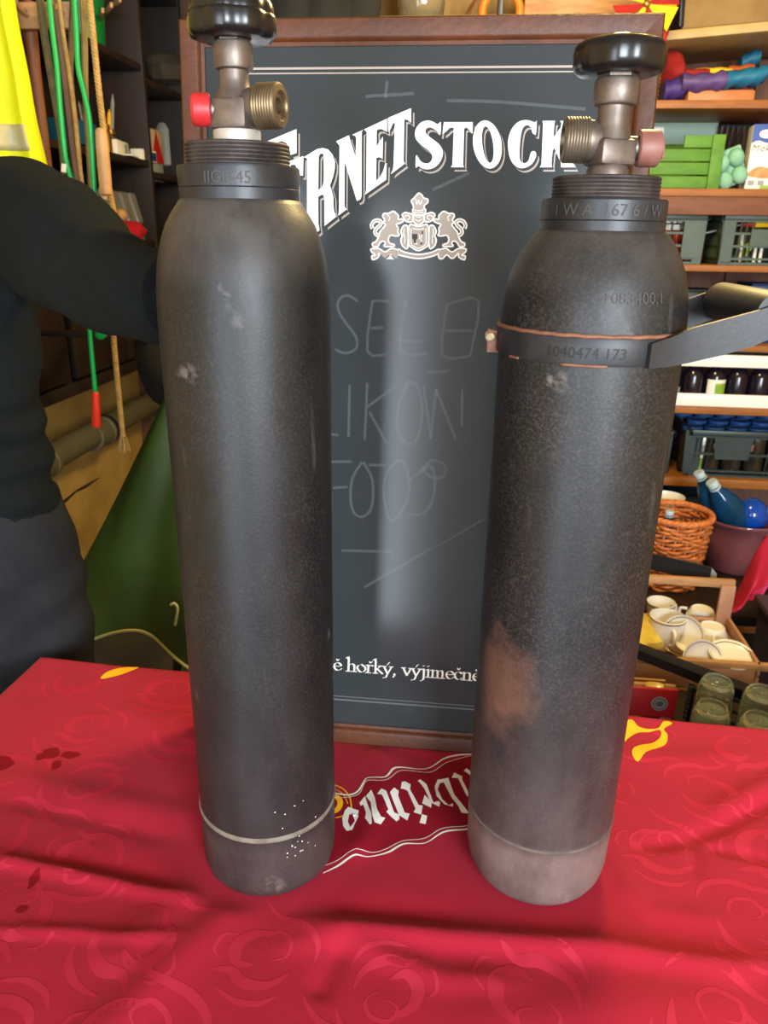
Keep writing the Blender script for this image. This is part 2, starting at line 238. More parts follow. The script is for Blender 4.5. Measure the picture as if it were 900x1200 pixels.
def tube(bm, pts, r, n=8, closed=False, mi=0, cap=True):
    pts = [Vector(p) for p in pts]; m = len(pts); rs = []; u = None
    for i, p in enumerate(pts):
        a = pts[(i-1) % m] if closed or i else p; b = pts[(i+1) % m] if closed or i < m-1 else p
        d = (b-a).normalized()
        if u is None: u, v = frame_of(d)
        else:
            u = (u - d*u.dot(d)).normalized(); v = u.cross(d)
        ri = r[i] if isinstance(r, (list, tuple)) else r
        rs.append([p + (u*cos(2*pi*k/n) + v*sin(2*pi*k/n))*ri for k in range(n)])
    rings(bm, rs, closed, mi, cap)
def cyl(bm, p0, p1, r0, r1=None, n=16, mi=0):
    tube(bm, [p0, p1], [r0, r0 if r1 is None else r1], n, mi=mi)
def lathe(bm, prof, n=32, M=None, mi=0, fn=None, cap=True):
    M = M or Matrix()
    rs = [[M @ Vector(((r*(fn(2*pi*k/n, z) if fn else 1))*cos(2*pi*k/n), (r*(fn(2*pi*k/n, z) if fn else 1))*sin(2*pi*k/n), z)) for k in range(n)] for r, z in prof]
    rings(bm, rs, mi=mi, cap=cap)
def blob(bm, c, r, nu=16, nv=10, M=None, mi=0, fn=None):
    rs = []
    for i in range(1, nv):
        t = pi*i/nv
        ring = []
        for k in range(nu):
            p = Vector((r[0]*sin(t)*cos(2*pi*k/nu), r[1]*sin(t)*sin(2*pi*k/nu), -r[2]*cos(t)))
            if fn: p = fn(p)
            if M: p = M @ p
            ring.append(Vector(c)+p)
        rs.append(ring)
    rings(bm, rs, mi=mi)
def poly(bm, loops, fn, mi=0, depth=0):
    """flat print from 2-D loops (outer, holes...)"""
    L3 = [[Vector((x, y, 0)) for x, y in l] for l in loops]
    tris = tessellate_polygon(L3); flat = [p for l in L3 for p in l]
    vs = [bm.verts.new(fn(p.x, p.y)) for p in flat]
    for t in tris:
        try: bm.faces.new([vs[i] for i in t]).material_index = mi
        except ValueError: pass
def smooth_pts(pts, k=4, closed=False):
    out = []; n = len(pts)
    for i in range(n if closed else n-1):
        g = lambda j: pts[j % n] if closed else pts[max(0, min(n-1, j))]
        p0, p1, p2, p3 = g(i-1), g(i), g(i+1), g(i+2)
        for s in range(k):
            t = s/k
            out.append(tuple(.5*((2*p1[d]) + (-p0[d]+p2[d])*t + (2*p0[d]-5*p1[d]+4*p2[d]-p3[d])*t*t + (-p0[d]+3*p1[d]-3*p2[d]+p3[d])*t**3) for d in range(len(p1))))
    if not closed: out.append(tuple(pts[-1]))
    return out
def ribbon(bm, pts, wd, fn, mi=0):
    n = len(pts); a = []
    for i, p in enumerate(pts):
        q0 = pts[max(0, i-1)]; q1 = pts[min(n-1, i+1)]
        dx, dy = q1[0]-q0[0], q1[1]-q0[1]; l = sqrt(dx*dx+dy*dy) or 1
        wi = wd(i/(n-1)) if callable(wd) else wd
        nx, ny = -dy/l*wi/2, dx/l*wi/2
        a.append((bm.verts.new(fn(p[0]+nx, p[1]+ny)), bm.verts.new(fn(p[0]-nx, p[1]-ny))))
    for i in range(n-1):
        bm.faces.new((a[i][0], a[i][1], a[i+1][1], a[i+1][0])).material_index = mi
def grid(bm, fn, nu, nv, mi=0):
    V = [[bm.verts.new(fn(i/nu, j/nv)) for j in range(nv+1)] for i in range(nu+1)]
    for i in range(nu):
        for j in range(nv):
            bm.faces.new((V[i][j], V[i+1][j], V[i+1][j+1], V[i][j+1])).material_index = mi
def obj(name, bm, mats, parent=None, loc=None, rot=None, ang=35, flat=False, nofix=False):
    if not nofix: bmesh.ops.recalc_face_normals(bm, faces=bm.faces)
    me = bpy.data.meshes.new(name); bm.to_mesh(me); bm.free()
    for m in (mats if isinstance(mats, (list, tuple)) else [mats]): me.materials.append(m)
    if not flat:
        me.polygons.foreach_set('use_smooth', [True]*len(me.polygons)); me.set_sharp_from_angle(angle=radians(ang))
    o = bpy.data.objects.new(name, me); COL.objects.link(o)
    if parent: o.parent = parent
    if loc is not None: o.location = loc
    if rot is not None: o.rotation_euler = rot
    return o
def part(name, m, parent, build, **k):
    bm = bmesh.new(); build(bm); return obj(name, bm, m, parent, **k)
def tag(o, label, cat, group=None):
    o['label'] = label; o['category'] = cat
    if group: o['group'] = group
    return o
def thing(name, label, cat, loc=(0, 0, 0), rz=0, group=None, rot=None):
    o = bpy.data.objects.new(name, None); o.empty_display_size = .05; COL.objects.link(o)
    o.location = loc; o.rotation_euler = rot or (0, 0, rz)
    return tag(o, label, cat, group)
def copy_tree(o, loc, label=None, rz=None):
    c = o.copy(); COL.objects.link(c); c.location = loc
    if rz is not None: c.rotation_euler = (0, 0, rz)
    if label: c['label'] = label
    for ch in list(o.children):
        d = ch.copy(); COL.objects.link(d); d.parent = c
        for g in ch.children:
            e = g.copy(); COL.objects.link(e); e.parent = d
    return c
def solid(o, t, off=0):
    m = o.modifiers.new('thickness', 'SOLIDIFY'); m.thickness = t; m.offset = off; return o
def stuff(o): o['kind'] = 'stuff'; return o
def text_mesh(s, size, fn, shear=0, off=0, extrude=0, sub=0):
    """built-in lettering turned into a mesh, laid through fn(x, y)"""
    c = bpy.data.curves.new('lettering', 'FONT'); c.body = s; c.size = size; c.align_x = 'CENTER'; c.shear = shear; c.offset = off
    c.resolution_u = 3
    o = bpy.data.objects.new('lettering', c); COL.objects.link(o)
    me = o.to_mesh(); bm = bmesh.new(); bm.from_mesh(me); o.to_mesh_clear()
    bpy.data.objects.remove(o); bpy.data.curves.remove(c)
    if sub: bmesh.ops.subdivide_edges(bm, edges=bm.edges, cuts=sub)
    for v in bm.verts: v.co = fn(v.co.x, v.co.y)
    return bm
# ------------------------------------------------------------------ room
def struct(name, bm, m, **k):
    o = obj(name, bm, m, **k); o['kind'] = 'structure'; return o
XL, XR, YF, YB, ZC = -1.36, 1.95, -1.85, 3.06, 2.45
bm = bmesh.new(); box(bm, ((XL+XR)/2, (YF+YB)/2, -.05), (XR-XL, YB-YF, .1)); struct('floor', bm, M_floor)
bm = bmesh.new(); box(bm, ((XL+XR)/2, (YF+YB)/2, ZC+.05), (XR-XL, YB-YF, .1)); struct('ceiling', bm, M_ceil)
bm = bmesh.new()
def lumpy(u, v):
    y, z = YF+(YB-YF)*u, ZC*v
    n = noise.noise(Vector((y*2.1, z*2.6, 3)))*.012 + noise.noise(Vector((y*9, z*9, 7)))*.004
    return Vector((XL+n, y, z))
grid(bm, lumpy, 120, 60)
grid(bm, lambda u, v: Vector((XL-.1, YF+(YB-YF)*u, ZC*v)), 1, 1)
wl = struct('wall_left', bm, M_wall)
# cracks in the plaster, coloured dark brown
bm = bmesh.new()
tube(bm, [at(x, y, X=XL+.004) for x, y in ((60, 597), (75, 588), (90, 575), (100, 570), (116, 560))], [.002, .006, .003, .006, .002], 5)
cr = struct('trim_1', bm, mat('crack_dark_earth', '2c1f12', rough=.9)); cr.name = 'trim_1'
bm = bmesh.new(); box(bm, ((XL+XR)/2, YB+.05, ZC/2), (XR-XL+.2, .1, ZC)); struct('wall_back', bm, M_backw)
bm = bmesh.new(); box(bm, (XR+.05, (YF+YB)/2, ZC/2), (.1, YB-YF, ZC)); struct('wall_right', bm, M_wall)
bm = bmesh.new()     # wall behind the photographer with a doorway and a window opening
for x0, x1, z0, z1 in ((XL, -1.16, 0, ZC), (-.24, .5, 0, ZC), (-1.16, -.24, 2.06, ZC), (.5, 1.6, 0, 1.0), (.5, 1.6, 2.1, ZC), (1.6, XR, 0, ZC)):
    box(bm, ((x0+x1)/2, YF-.05, (z0+z1)/2), (x1-x0, .1, z1-z0))
struct('wall_front', bm, M_wall)

# pendant lamp above the table, behind the board
lamp = thing('pendant_lamp', 'small enamel pendant lamp with a warm bulb under the ceiling', 'lamp', (.27, 1.48, 2.10))
part('lamp_shade', mat('enamel', '4b5a50', rough=.4), lamp, lambda b: lathe(b, [(.03, .10), (.035, .085), (.10, .045), (.15, .03), (.145, .03), (.09, .04), (.028, .075), (.025, .095)], 24))
part('socket', M_blackp, lamp, lambda b: lathe(b, [(.012, .02), (.018, .03), (.018, .12), (.008, .14)], 12))
part('cord', M_blackp, lamp, lambda b: cyl(b, (0, 0, .13), (0, 0, .33), .004, n=6))
l = bpy.data.lights.new('bulb', 'POINT'); l.energy = 58; l.color = (1, .73, .30); l.shadow_soft_size = .16
lo = bpy.data.objects.new('bulb_light', l); COL.objects.link(lo); lo.parent = lamp; lo.location = (0, 0, -.01)

# ------------------------------------------------------------------ table and cloth
TR = radians(-2.6); TC = at(50, 773, Z=.75)          # rear left corner of the table
tx = Vector((cos(TR), sin(TR), 0)); ty = Vector((sin(TR), -cos(TR), 0))   # along the back edge, and towards the camera
TW, TD = 1.55, .68
tb = thing('table', 'sturdy table hidden under the red tablecloth', 'table', (TC.x, TC.y, 0), TR)
part('tabletop', M_pale, tb, lambda b: box(b, (TW/2, -TD/2, .724), (TW-.012, TD-.012, .034)))
for x in (.06, TW-.06):
    for y in (-.06, -TD+.06): part('leg', M_pale, tb, lambda b: box(b, (x, y, .356), (.055, .055, .712)))
FOLDS = []
def fold(pts, wd, h):
    FOLDS.append(([at(x, y, Z=.752) for x, y in pts], wd, h))
fold([(330, 1082), (400, 1085), (470, 1092), (560, 1100), (640, 1108), (700, 1110), (780, 1124), (860, 1134), (930, 1125)], .013, .0085)
fold([(380, 1066), (470, 1070), (540, 1072)], .014, -.003)
fold([(-20, 1002), (40, 1014), (110, 1029), (170, 1043), (235, 1056)], .008, .006)
fold([(40, 1000), (120, 1012), (200, 1030)], .010, -.003)
fold([(-20, 1088), (90, 1092), (160, 1100), (215, 1096)], .006, .004)
fold([(330, 1010), (290, 1050), (220, 1112), (130, 1200), (60, 1270)], .022, .006)
fold([(120, 1140), (180, 1080), (240, 1035)], .02, .004)
fold([(930, 925), (880, 950), (840, 970), (800, 984), (740, 992)], .009, -.0055)
fold([(930, 905), (880, 930), (830, 955)], .014, .005)
fold([(812, 984), (814, 1005), (816, 1028)], .006, -.003)
fold([(825, 992), (870, 1000), (930, 1012)], .008, -.004)
fold([(300, 1110), (405, 1097), (440, 1115), (520, 1145), (620, 1150)], .012, .004)
fold([(400, 1105), (385, 1140), (370, 1170)], .010, -.004)
fold([(520, 1205), (620, 1190), (740, 1180), (900, 1170)], .03, .004)
fold([(430, 865), (450, 890), (455, 930), (430, 980), (400, 1010)], .014, .004)
fold([(480, 868), (500, 890), (520, 930)], .012, -.003)
fold([(120, 830), (300, 870)], .03, .003)
fold([(0, 905), (120, 935), (240, 960)], .02, .003)
fold([(0, 935), (110, 960), (210, 985)], .012, -.0025)
fold([(720, 880), (800, 890), (900, 885)], .02, .003)
fold([(700, 1000), (730, 1030), (760, 1070), (860, 1080)], .014, .003)
def cloth_h(x, y):
    h = noise.noise(Vector((x*9, y*9, 1.3)))*.0016 + noise.noise(Vector((x*26, y*26, 5)))*.0006
    for pts, wd, k in FOLDS:
        best = 1e9; bt = 0
        for i in range(len(pts)-1):
            a, b = pts[i], pts[i+1]; dx, dy = b.x-a.x, b.y-a.y
            t = max(0, min(1, ((x-a.x)*dx+(y-a.y)*dy)/(dx*dx+dy*dy)))
            d = (x-a.x-dx*t)**2+(y-a.y-dy*t)**2
            if d < best: best = d; bt = (i+t)/(len(pts)-1)
        if best < 9*wd*wd: h += k*math.exp(-best/(wd*wd))*min(1, 6*bt+.15)*min(1, 6*(1-bt)+.15)
    # pressed flat under the cylinders and the board
    for cx, cy, r in ((-.1853, .640, .077), (.0965, .658, .080)):
        d = sqrt((x-cx)**2+(y-cy)**2)
        s = max(0, min(1, (d-r+.004)/.02)); h = h*s
    s = max(0, min(1, abs(y-.837)/.02 if abs(x+.07) < .27 else 1)); h *= s
    return .751+h
# the cylinders and the board stand on the flattened cloth at z = .751
def edge(s, r=.012):
    if s <= 0: return 0, 0
    if s < r*pi/2: return r*sin(s/r), -r*(1-cos(s/r))
    return r, -r-(s-r*pi/2)
def cloth_pt(u, v):
    def drop(q, n):
        if q < 0: e, z = edge(-q); return -e, z, -q
        if q > n: e, z = edge(q-n); return n+e, z, q-n
        return q, 0, 0
    a, za, sa = drop(u, TW); b, zb, sb = drop(v, TD)
    z = min(za, zb); s = max(sa, sb)
    if s > .02:
        w_ = sin((u if sb >= sa else v)*42)*.012*min(1, s*6)+.012*min(1, s*6)
        if sa > sb: a += -w_ if u < 0 else w_
        else: b += -w_ if v < 0 else w_
    p = TC + tx*a + ty*b
    return Vector((p.x, p.y, cloth_h(p.x, p.y)+z if z > -.03 else .751+z))
def grade(n, lo, hi, inner):
    return [lo+(hi-lo)*i/n for i in range(n+1)]
us = grade(340, -.24, TW+.24, 0); vs = grade(210, -.24, TD+.2, 0)
bm = bmesh.new()
HV = [[cloth_pt(u, v) for v in vs] for u in us]; V = [[bm.verts.new(p) for p in r] for r in HV]
for i in range(len(us)-1):
    for j in range(len(vs)-1): bm.faces.new((V[i][j], V[i+1][j], V[i+1][j+1], V[i][j+1]))
cloth = tag(obj('tablecloth', bm, M_cloth, ang=180), 'crimson cotton tablecloth with a tonal print, spread and creased over the table', 'tablecloth')
HZ = [[v.z for v in r] for r in HV]; DU, DV = us[1]-us[0], vs[1]-vs[0]
def cloth_mesh_h(x, y):
    """height of the modelled cloth itself, between its vertices"""
    d = Vector((x-TC.x, y-TC.y, 0)); a = (d.dot(tx)-us[0])/DU; b = (d.dot(ty)-vs[0])/DV
    i = max(0, min(len(us)-2, int(a))); j = max(0, min(len(vs)-2, int(b))); a -= i; b -= j
    return HZ[i][j]*(1-a)*(1-b)+HZ[i+1][j]*a*(1-b)+HZ[i][j+1]*(1-a)*b+HZ[i+1][j+1]*a*b
def on_cloth(dz):
    return lambda x, y: Vector((x, y, cloth_mesh_h(x, y)+dz*.5))
# tonal ornaments printed on the cloth
bm = bmesh.new()
MOTIF = [([(-.52, -.1), (-.36, .25), (0, .42), (.3, .36), (.55, .52)], .17), ([(.1, -.55), (.42, -.35), (.5, 0), (.3, .2), (.05, .1)], .2),
         ([(-.6, .3), (-.45, .55), (-.1, .72), (.3, .7)], .1), ([(-.1, -.1), (-.3, -.3), (-.2, -.55), (.1, -.6), (.2, -.38), (.02, -.25)], .07),
         ([(-.75, -.45), (-.6, -.75), (-.2, -.9), (.3, -.85), (.7, -1.0)], .12), ([(.62, -.2), (.8, -.02), (.75, .25), (.6, .3)], .06)]
rn = random.Random(3)
f = on_cloth(.0004)
k = 0
for iy in range(7):
    for ix in range(12):
        cx = .09+ix*.132+(iy % 2)*.06+rn.uniform(-.012, .012); cy = .05+iy*.1+rn.uniform(-.01, .01)
        sc = rn.uniform(.055, .075); ro = rn.choice((0, .25, pi, pi+.2, 2.6))+rn.uniform(-.2, .2)
        fl = rn.choice((-1, 1))
        c = TC + tx*cx + ty*cy
        if (-.14 < c.x < .12 and .66 < c.y < .86) or (abs(c.x-.10) < .07 and .52 < c.y < .61): continue
        for pts, wd in MOTIF:
            if min(sqrt((c.x-a)**2+(c.y-b)**2) for a, b in ((-.1853, .640), (.0965, .658))) < .125: continue
            q = []
            for x, y in smooth_pts(pts, 5):
                x *= fl; q.append((c.x+(x*cos(ro)-y*sin(ro))*sc, c.y+(x*sin(ro)+y*cos(ro))*sc))
            if any(not (.01 < (Vector((a-TC.x, b-TC.y, 0))).dot(tx) < TW-.01 and .01 < Vector((a-TC.x, b-TC.y, 0)).dot(ty) < TD-.01) for a, b in q): continue
            ribbon(bm, q, lambda t: wd*sc*(.15+sin(pi*min(1, max(0, t)))*.95), f)
stuff(obj('tonal_print', bm, M_tone, cloth, ang=180))
T1 = lambda l: [(x/1e4, y/1e4) for x, y in l]
def dense(loop, step=.006):
    out = []
    for i, p in enumerate(loop):
        q = loop[(i+1) % len(loop)]; n = max(1, int(sqrt((q[0]-p[0])**2+(q[1]-p[1])**2)/step))
        out += [(p[0]+(q[0]-p[0])*k/n, p[1]+(q[1]-p[1])*k/n) for k in range(n)]
    return out
def cloth_poly(bm, loops, dz):
    """tessellate a flat outline finely so that it follows the folds"""
    b2 = bmesh.new(); poly(b2, loops, lambda x, y: Vector((x, y, 0)))
    for _ in range(4):
        es = [e for e in b2.edges if e.calc_length() > .008]
        if not es: break
        bmesh.ops.subdivide_edges(b2, edges=es, cuts=1); bmesh.ops.triangulate(b2, faces=b2.faces)
    g = on_cloth(dz); mp = {v: bm.verts.new(g(v.co.x, v.co.y)) for v in b2.verts}
    for fc in b2.faces: bm.faces.new([mp[v] for v in fc.verts])
    b2.free()
bm = bmesh.new(); cloth_poly(bm, [T1(CLOTH['panel'][0])], .0008); obj('banner_ground', bm, M_deep, cloth, ang=180)
bm = bmesh.new()
for l, wd in CLOTH['lines']: ribbon(bm, smooth_pts(T1(l), 6), (lambda t, q=wd: q/1e4*1.1*(1 if q < 10 else .45+.55*sin(pi*t*3)**2)), on_cloth(.0012))
obj('banner_lines', bm, M_cream, cloth, ang=180)
bm = bmesh.new()
for g in CLOTH['cream']: cloth_poly(bm, [T1(o) for o in g], .0014)
lt = obj('lettering', bm, M_cream, cloth, ang=180); lt['label'] = 'cream blackletter word printed upside down on the cloth'
for l in CLOTH['yellow']:
    bm = bmesh.new(); cloth_poly(bm, [smooth_pts(T1(l), 3, True)], .0011); obj('yellow_flourish', bm, M_yel, cloth, ang=180)
for l, wd in CLOTH['ylines']:
    bm = bmesh.new(); ribbon(bm, smooth_pts(T1(l), 5), wd/1e4*1.2, on_cloth(.0011)); obj('yellow_ring', bm, M_yel, cloth, ang=180)
# dark stains
for cx, cy, rx, ry in ((60, 882, 13, 7), (82, 884, 12, 6), (48, 886, 8, 5), (66, 896, 7, 6), (2, 894, 15, 10), (40, 1030, 5, 8), (25, 1065, 6, 4)):
    bm = bmesh.new(); p = at(cx, cy, Z=.752); rx, ry = rx*.0009, ry*.0013
    cloth_poly(bm, [[(p.x+rx*cos(t)*(1+.22*sin(2*t+cx)+.08*sin(5*t)), p.y+ry*sin(t)*(1+.2*cos(2*t+cx)+.08*cos(5*t+1))) for t in [2*pi*i/40 for i in range(40)]]], .0009)
    obj('wine_stain', bm, mat('dark_red_stain', '7c0c1a', rough=.8, spec=.2), cloth, ang=180)
# ------------------------------------------------------------------ the two gas cylinders
GZ = .751
def knob(bm, z0, R, h, lobes, depth, tier=False):
    prof = [(.25, 0), (.80, 0), (.93, .06), (.985, .18), (1, .35), (1, .62), (.985, .78), (.93, .90), (.80, .97), (.55, 1.0), (.50, 1.06), (.28, 1.16), (.1, 1.18)]
    if tier: prof = [(.25, 0), (.82, 0), (.95, .05), (.99, .14), (1, .25), (1, .46), (.985, .52), (.955, .545), (.955, .60), (.94, .74), (.86, .90), (.68, 1.0), (.3, 1.04)]
    n = 128
    def fn(t, z):
        return 1-depth*(.5-.5*cos(t*lobes))**2
    rs = []
    for r, z in prof:
        rs.append([Vector((r*R*(fn(2*pi*k/n, z) if .7 < r else 1)*cos(2*pi*k/n), r*R*(fn(2*pi*k/n, z) if .7 < r else 1)*sin(2*pi*k/n), z0+z*h)) for k in range(n)])
    rings(bm, rs)
def threads(r, z0, z1, n, d):
    p = [(r*.8, z0)]
    for i in range(n):
        a = z0+(z1-z0)*i/n; b = z0+(z1-z0)*(i+1)/n
        p += [(r-d, a), (r, a+(b-a)*.35), (r, a+(b-a)*.65), (r-d, b)]
    return p+[(r*.6, z1)]
def hexa(bm, z0, z1, r, M=None):
    lathe(bm, [(r*.9, z0), (r, z0+.0012), (r, z1-.0012), (r*.9, z1)], 6, M)
def dirM(o, d):
    d = Vector(d).normalized(); u, v = frame_of(d)
    return Matrix.Translation(o) @ Matrix(((u.x, v.x, d.x, 0), (u.y, v.y, d.y, 0), (u.z, v.z, d.z, 0), (0, 0, 0, 1)))
def wrap(s, size, rf, z, a0, shear=0, off=0, push=.0004):
    def fn(x, y):
        zz = z+y; r = rf(zz)+push; a = a0+x/rf(z)
        return Vector((r*cos(a), r*sin(a), zz))
    return text_mesh(s, size, fn, sub=1)
M_stamp = mat('stamped_mark', '403d3b', rough=.7)
M_stampd = mat('stamped_dark', '100f10', rough=.6)
M_seam = mat('dusty_weld', '766c60', '62574c', rough=.85, scale=60)
M_fleck = mat('white_paint_fleck', 'e3ded6', rough=.6)
camR = Vector((RGT.x, RGT.y, 0)).normalized(); toC = Vector((-FWD.x, -FWD.y, 0)).normalized()

# ---- left cylinder
gc = thing('gas_cylinder', 'left black gas cylinder with a red cap on its brass valve', 'gas cylinder', (-.1853, .640, GZ), group='pair of gas cylinders')
S1 = steel_mat('worn_black_steel', .07, .35, footd=.14)
prof = [(.030, 0), (.060, 0), (.0640, .0015), (.0670, .0055), (.0686, .012), (.0692, .024), (.0694, .070), (.0695, .2), (.0697, .40), (.0708, .53), (.0708, .560)]
sh = [(.0705, .579), (.0695, .590), (.0679, .6035), (.0657, .614), (.0627, .6235), (.0588, .6335), (.0543, .641), (.0493, .648), (.0475, .651), (.040, .6535)]
def prof_r(P):
    def f(z):
        for (r0, a), (r1, b) in zip(P, P[1:]):
            if a <= z <= b: return r0+(r1-r0)*(z-a)/(b-a or 1)
        return P[-1][0]
    return f
body = part('body', S1, gc, lambda b: lathe(b, prof+sh, 96), ang=60)
part('foot_seam', M_seam, gc, lambda b: lathe(b, [(.068, .0715), (.0699, .0733), (.0708, .0758), (.0700, .0783), (.068, .0800)], 96), ang=180)
M_collar = mat('black_collar', '24252a', '1c1b1c', rough=.42, scale=40, bump=.03, bscale=300)
part('collar', M_collar, gc, lambda b: lathe(b, [(.040, .6495), (.0460, .6495), (.0468, .651), (.0468, .659), (.0463, .6595), (.0468, .660), (.0475, .673), (.0470, .675), (.039, .676)], 72), ang=25)
obj('stamped_marks', wrap('IIGF-45', .012, lambda z: .0474, .6618, atan2(-.9, .32)-.25), M_stamp, gc)
part('threaded_neck', M_ring, gc, lambda b: lathe(b, threads(.0402, .675, .6915, 6, .0009), 72), ang=20)
part('washer', M_zinc, gc, lambda b: lathe(b, [(.010, .690), (.0178, .6910), (.0182, .692), (.0182, .7000), (.0176, .7012), (.010, .7015)], 40))
vd = (camR*.95+toC*.31).normalized()              # outlet direction
va = atan2(vd.y, vd.x)
vt = vd*-.0
def valve_body(b):
    R = Euler((0, 0, va))
    box(b, (0, 0, .7120), (.031, .031, .022), R, bev=.004)
    lathe(b, [(.0160, .7215), (.0135, .726), (.0112, .731), (.0107, .736), (.0107, .744)], 32)
    lathe(b, [(.0107, .7415), (.0140, .7425), (.0145, .744), (.0145, .7588), (.0140, .760), (.010, .760)], 40)
    hexa(b, .7595, .7655, .0132)
    M = dirM(vd*.010+Vector((0, 0, .7172)), vd)
    lathe(b, [(.0125, 0), (.0138, .006), (.0142, .010), (.0142, .0115)], 32, M)
vb = part('valve_body', M_brass, gc, valve_body)
def outlet(b):
    M = dirM(vd*.0195+Vector((0, 0, .7172)), vd)
    lathe(b, threads(.0160, .0, .0175, 8, .0005)[:-1]+[(.0145, .0185), (.0105, .0188), (.0096, .0175), (.0090, .0175), (.0088, .0165), (.0058, .016), (.0054, .006), (.002, .006)], 40, M)
part('outlet', M_brass2, gc, outlet, ang=25)
rd = (-camR*.98+toC*.2).normalized()
def redcap(b):
    M = dirM(rd*.0125+Vector((0, 0, .7145)), rd)
    lathe(b, [(.0085, 0), (.0085, .006)], 24, M)
part('side_port', M_brass, gc, redcap)
part('safety_cap', M_redcap, gc, lambda b: lathe(b, [(.0105, 0), (.0116, .001), (.0118, .008), (.0114, .0125), (.0095, .0145), (.004, .015)], 28, dirM(rd*.0190+Vector((0, 0, .7145)), rd)))['label'] = 'red safety cap'
hw = part('hand_wheel', M_black, gc, lambda b: knob(b, .7615, .0330, .030, 8, .055, True), ang=50)
part('wheel_boss', M_blackp, hw, lambda b: lathe(b, [(.006, .790), (.014, .791), (.015, .794), (.011, .799), (.004, .800)], 32))
def flecks(b):
    rn = random.Random(5)
    for i in range(24):
        a = va-.72+rn.gauss(0, .16); z = .048+abs(rn.gauss(0, .035)); s = rn.choice((.0005, .0004, .0006, .0012 if i % 6 == 0 else .0004))
        p = Vector((.0695*cos(a), .0695*sin(a), z)); n = Vector((cos(a), sin(a), 0)); t = Vector((-sin(a), cos(a), 0))
        q = rn.uniform(-.8, .8)
        blob(b, p, (1, 1, 1), 7, 5, Matrix(((n.x*.0004, t.x*s*cos(q)*1.6, -t.x*s*sin(q), 0), (n.y*.0004, t.y*s*cos(q)*1.6, -t.y*s*sin(q), 0), (0, s*sin(q), s*cos(q), 0), (0, 0, 0, 1))))
stuff(part('paint_flecks', M_fleck, gc, flecks))

# ---- right cylinder
g2 = thing('gas_cylinder', 'right black gas cylinder with a strap handle and brown valve cap', 'gas cylinder', (.0965, .658, GZ), group='pair of gas cylinders', rot=(0, radians(.26), 0))
pr = at(592, 803, Y=.61)
aR = atan2(pr.y-.658, pr.x-.0965)
S2 = steel_mat('worn_black_steel_rusty', .08, .75, footd=.56, rust=((.0735*cos(aR), .0735*sin(aR), (pr.z-GZ)*.62), .030))
P2 = [(.030, .0), (.054, 0), (.0600, .003), (.0650, .008), (.0690, .016), (.0716, .03), (.0724, .05), (.0728, .075), (.0732, .2), (.0734, .4), (.0738, .5), (.0738, .558)]
sh2 = [(.0732, .571), (.0716, .585), (.0694, .596), (.0662, .605), (.0622, .614), (.0575, .622), (.0520, .629), (.049, .632), (.042, .634)]
part('body', S2, g2, lambda b: lathe(b, P2+sh2, 96), ang=60)
M_seam2 = mat('dusty_weld_brown', '5c5148', '4a413b', rough=.85, scale=40)
part('foot_seam', M_seam2, g2, lambda b: lathe(b, [(.071, .0780), (.0733, .0790), (.0738, .0805), (.0733, .0820), (.071, .0830)], 96), ang=180)
part('collar', M_collar, g2, lambda b: lathe(b, [(.040, .630), (.0468, .630), (.0480, .6315), (.0480, .639), (.0474, .6395), (.0478, .640), (.0476, .6535), (.0468, .655), (.039, .656)], 72), ang=25)
aF = atan2(-.989, -.15)
obj('stamped_marks', wrap('1 W A  167 6 / W', .012, lambda z: .0478, .6425, aF+.1), M_stamp, g2)
rs2 = prof_r(P2+sh2)
obj('stamped_number', wrap('+083400.1', .0115, rs2, .583, aF+.42, push=.0006), M_stamp, g2)
part('threaded_neck', M_ring, g2, lambda b: lathe(b, threads(.0408, .655, .6708, 6, .0009), 72), ang=20)
vd2 = (-camR*.995+toC*-.06).normalized(); va2 = atan2(vd2.y, vd2.x)
def valve2(b):
    lathe(b, [(.014, .669), (.0158, .670), (.0158, .676), (.0135, .680)], 32)
    R = Euler((0, 0, va2+.35))
    box(b, (0, 0, .6880), (.030, .030, .0185), R, bev=.0035)
    lathe(b, [(.0150, .6965), (.0132, .703), (.0121, .709), (.0118, .7225)], 32)
    lathe(b, [(.0118, .7195), (.0152, .7205), (.0162, .722), (.0162, .7360), (.0155, .7375), (.010, .738)], 40)
    hexa(b, .7372, .7430, .0150)
    M = dirM(vd2*.008+Vector((0, 0, .6965)), vd2)
    lathe(b, [(.0115, 0), (.0140, .006), (.0146, .009), (.0146, .0105)], 32, M)
    M = dirM(-vd2*.012+Vector((0, 0, .6915)), -vd2)
    lathe(b, [(.0085, 0), (.0085, .010)], 24, M)
part('valve_body', M_brass, g2, valve2)
part('outlet', mat('brass_outlet', '74675a', '62563f', rough=.46, metal=.7, scale=60), g2, lambda b: lathe(b, threads(.0162, 0, .0175, 8, .0005)[:-1]+[(.0148, .0185), (.0105, .0188), (.009, .012), (.004, .012)], 40, dirM(vd2*.0175+Vector((0, 0, .6965)), vd2)), ang=25)
def cap2(b):
    M = dirM(-vd2*.0200+Vector((0, 0, .6915)), -vd2)
    lathe(b, [(.0115, 0), (.0128, .001), (.0131, .003), (.0131, .015), (.0122, .0165), (.0075, .017), (.007, .019), (.003, .0195)], 32, M)
    box(b, M @ Vector((.0, -.004, .018)), (.006, .006, .006), Euler((0, 0, va2)), bev=.0012)
part('safety_cap', M_brncap, g2, cap2)['label'] = 'dull brown valve cap'
hw2 = part('hand_wheel', M_black, g2, lambda b: knob(b, .7400, .0334, .0225, 10, .03), ang=50)
part('lit_wheel_edge', mat('lamplit_edge_tone', '8f7d4a', rough=.4, metal=.6), hw2, lambda b: lathe(b, [(.0250, .7600), (.0262, .7618), (.0282, .7618), (.0292, .7600)], 64))  # warm lamplight on the wheel's top edge, put in as a brassy ring
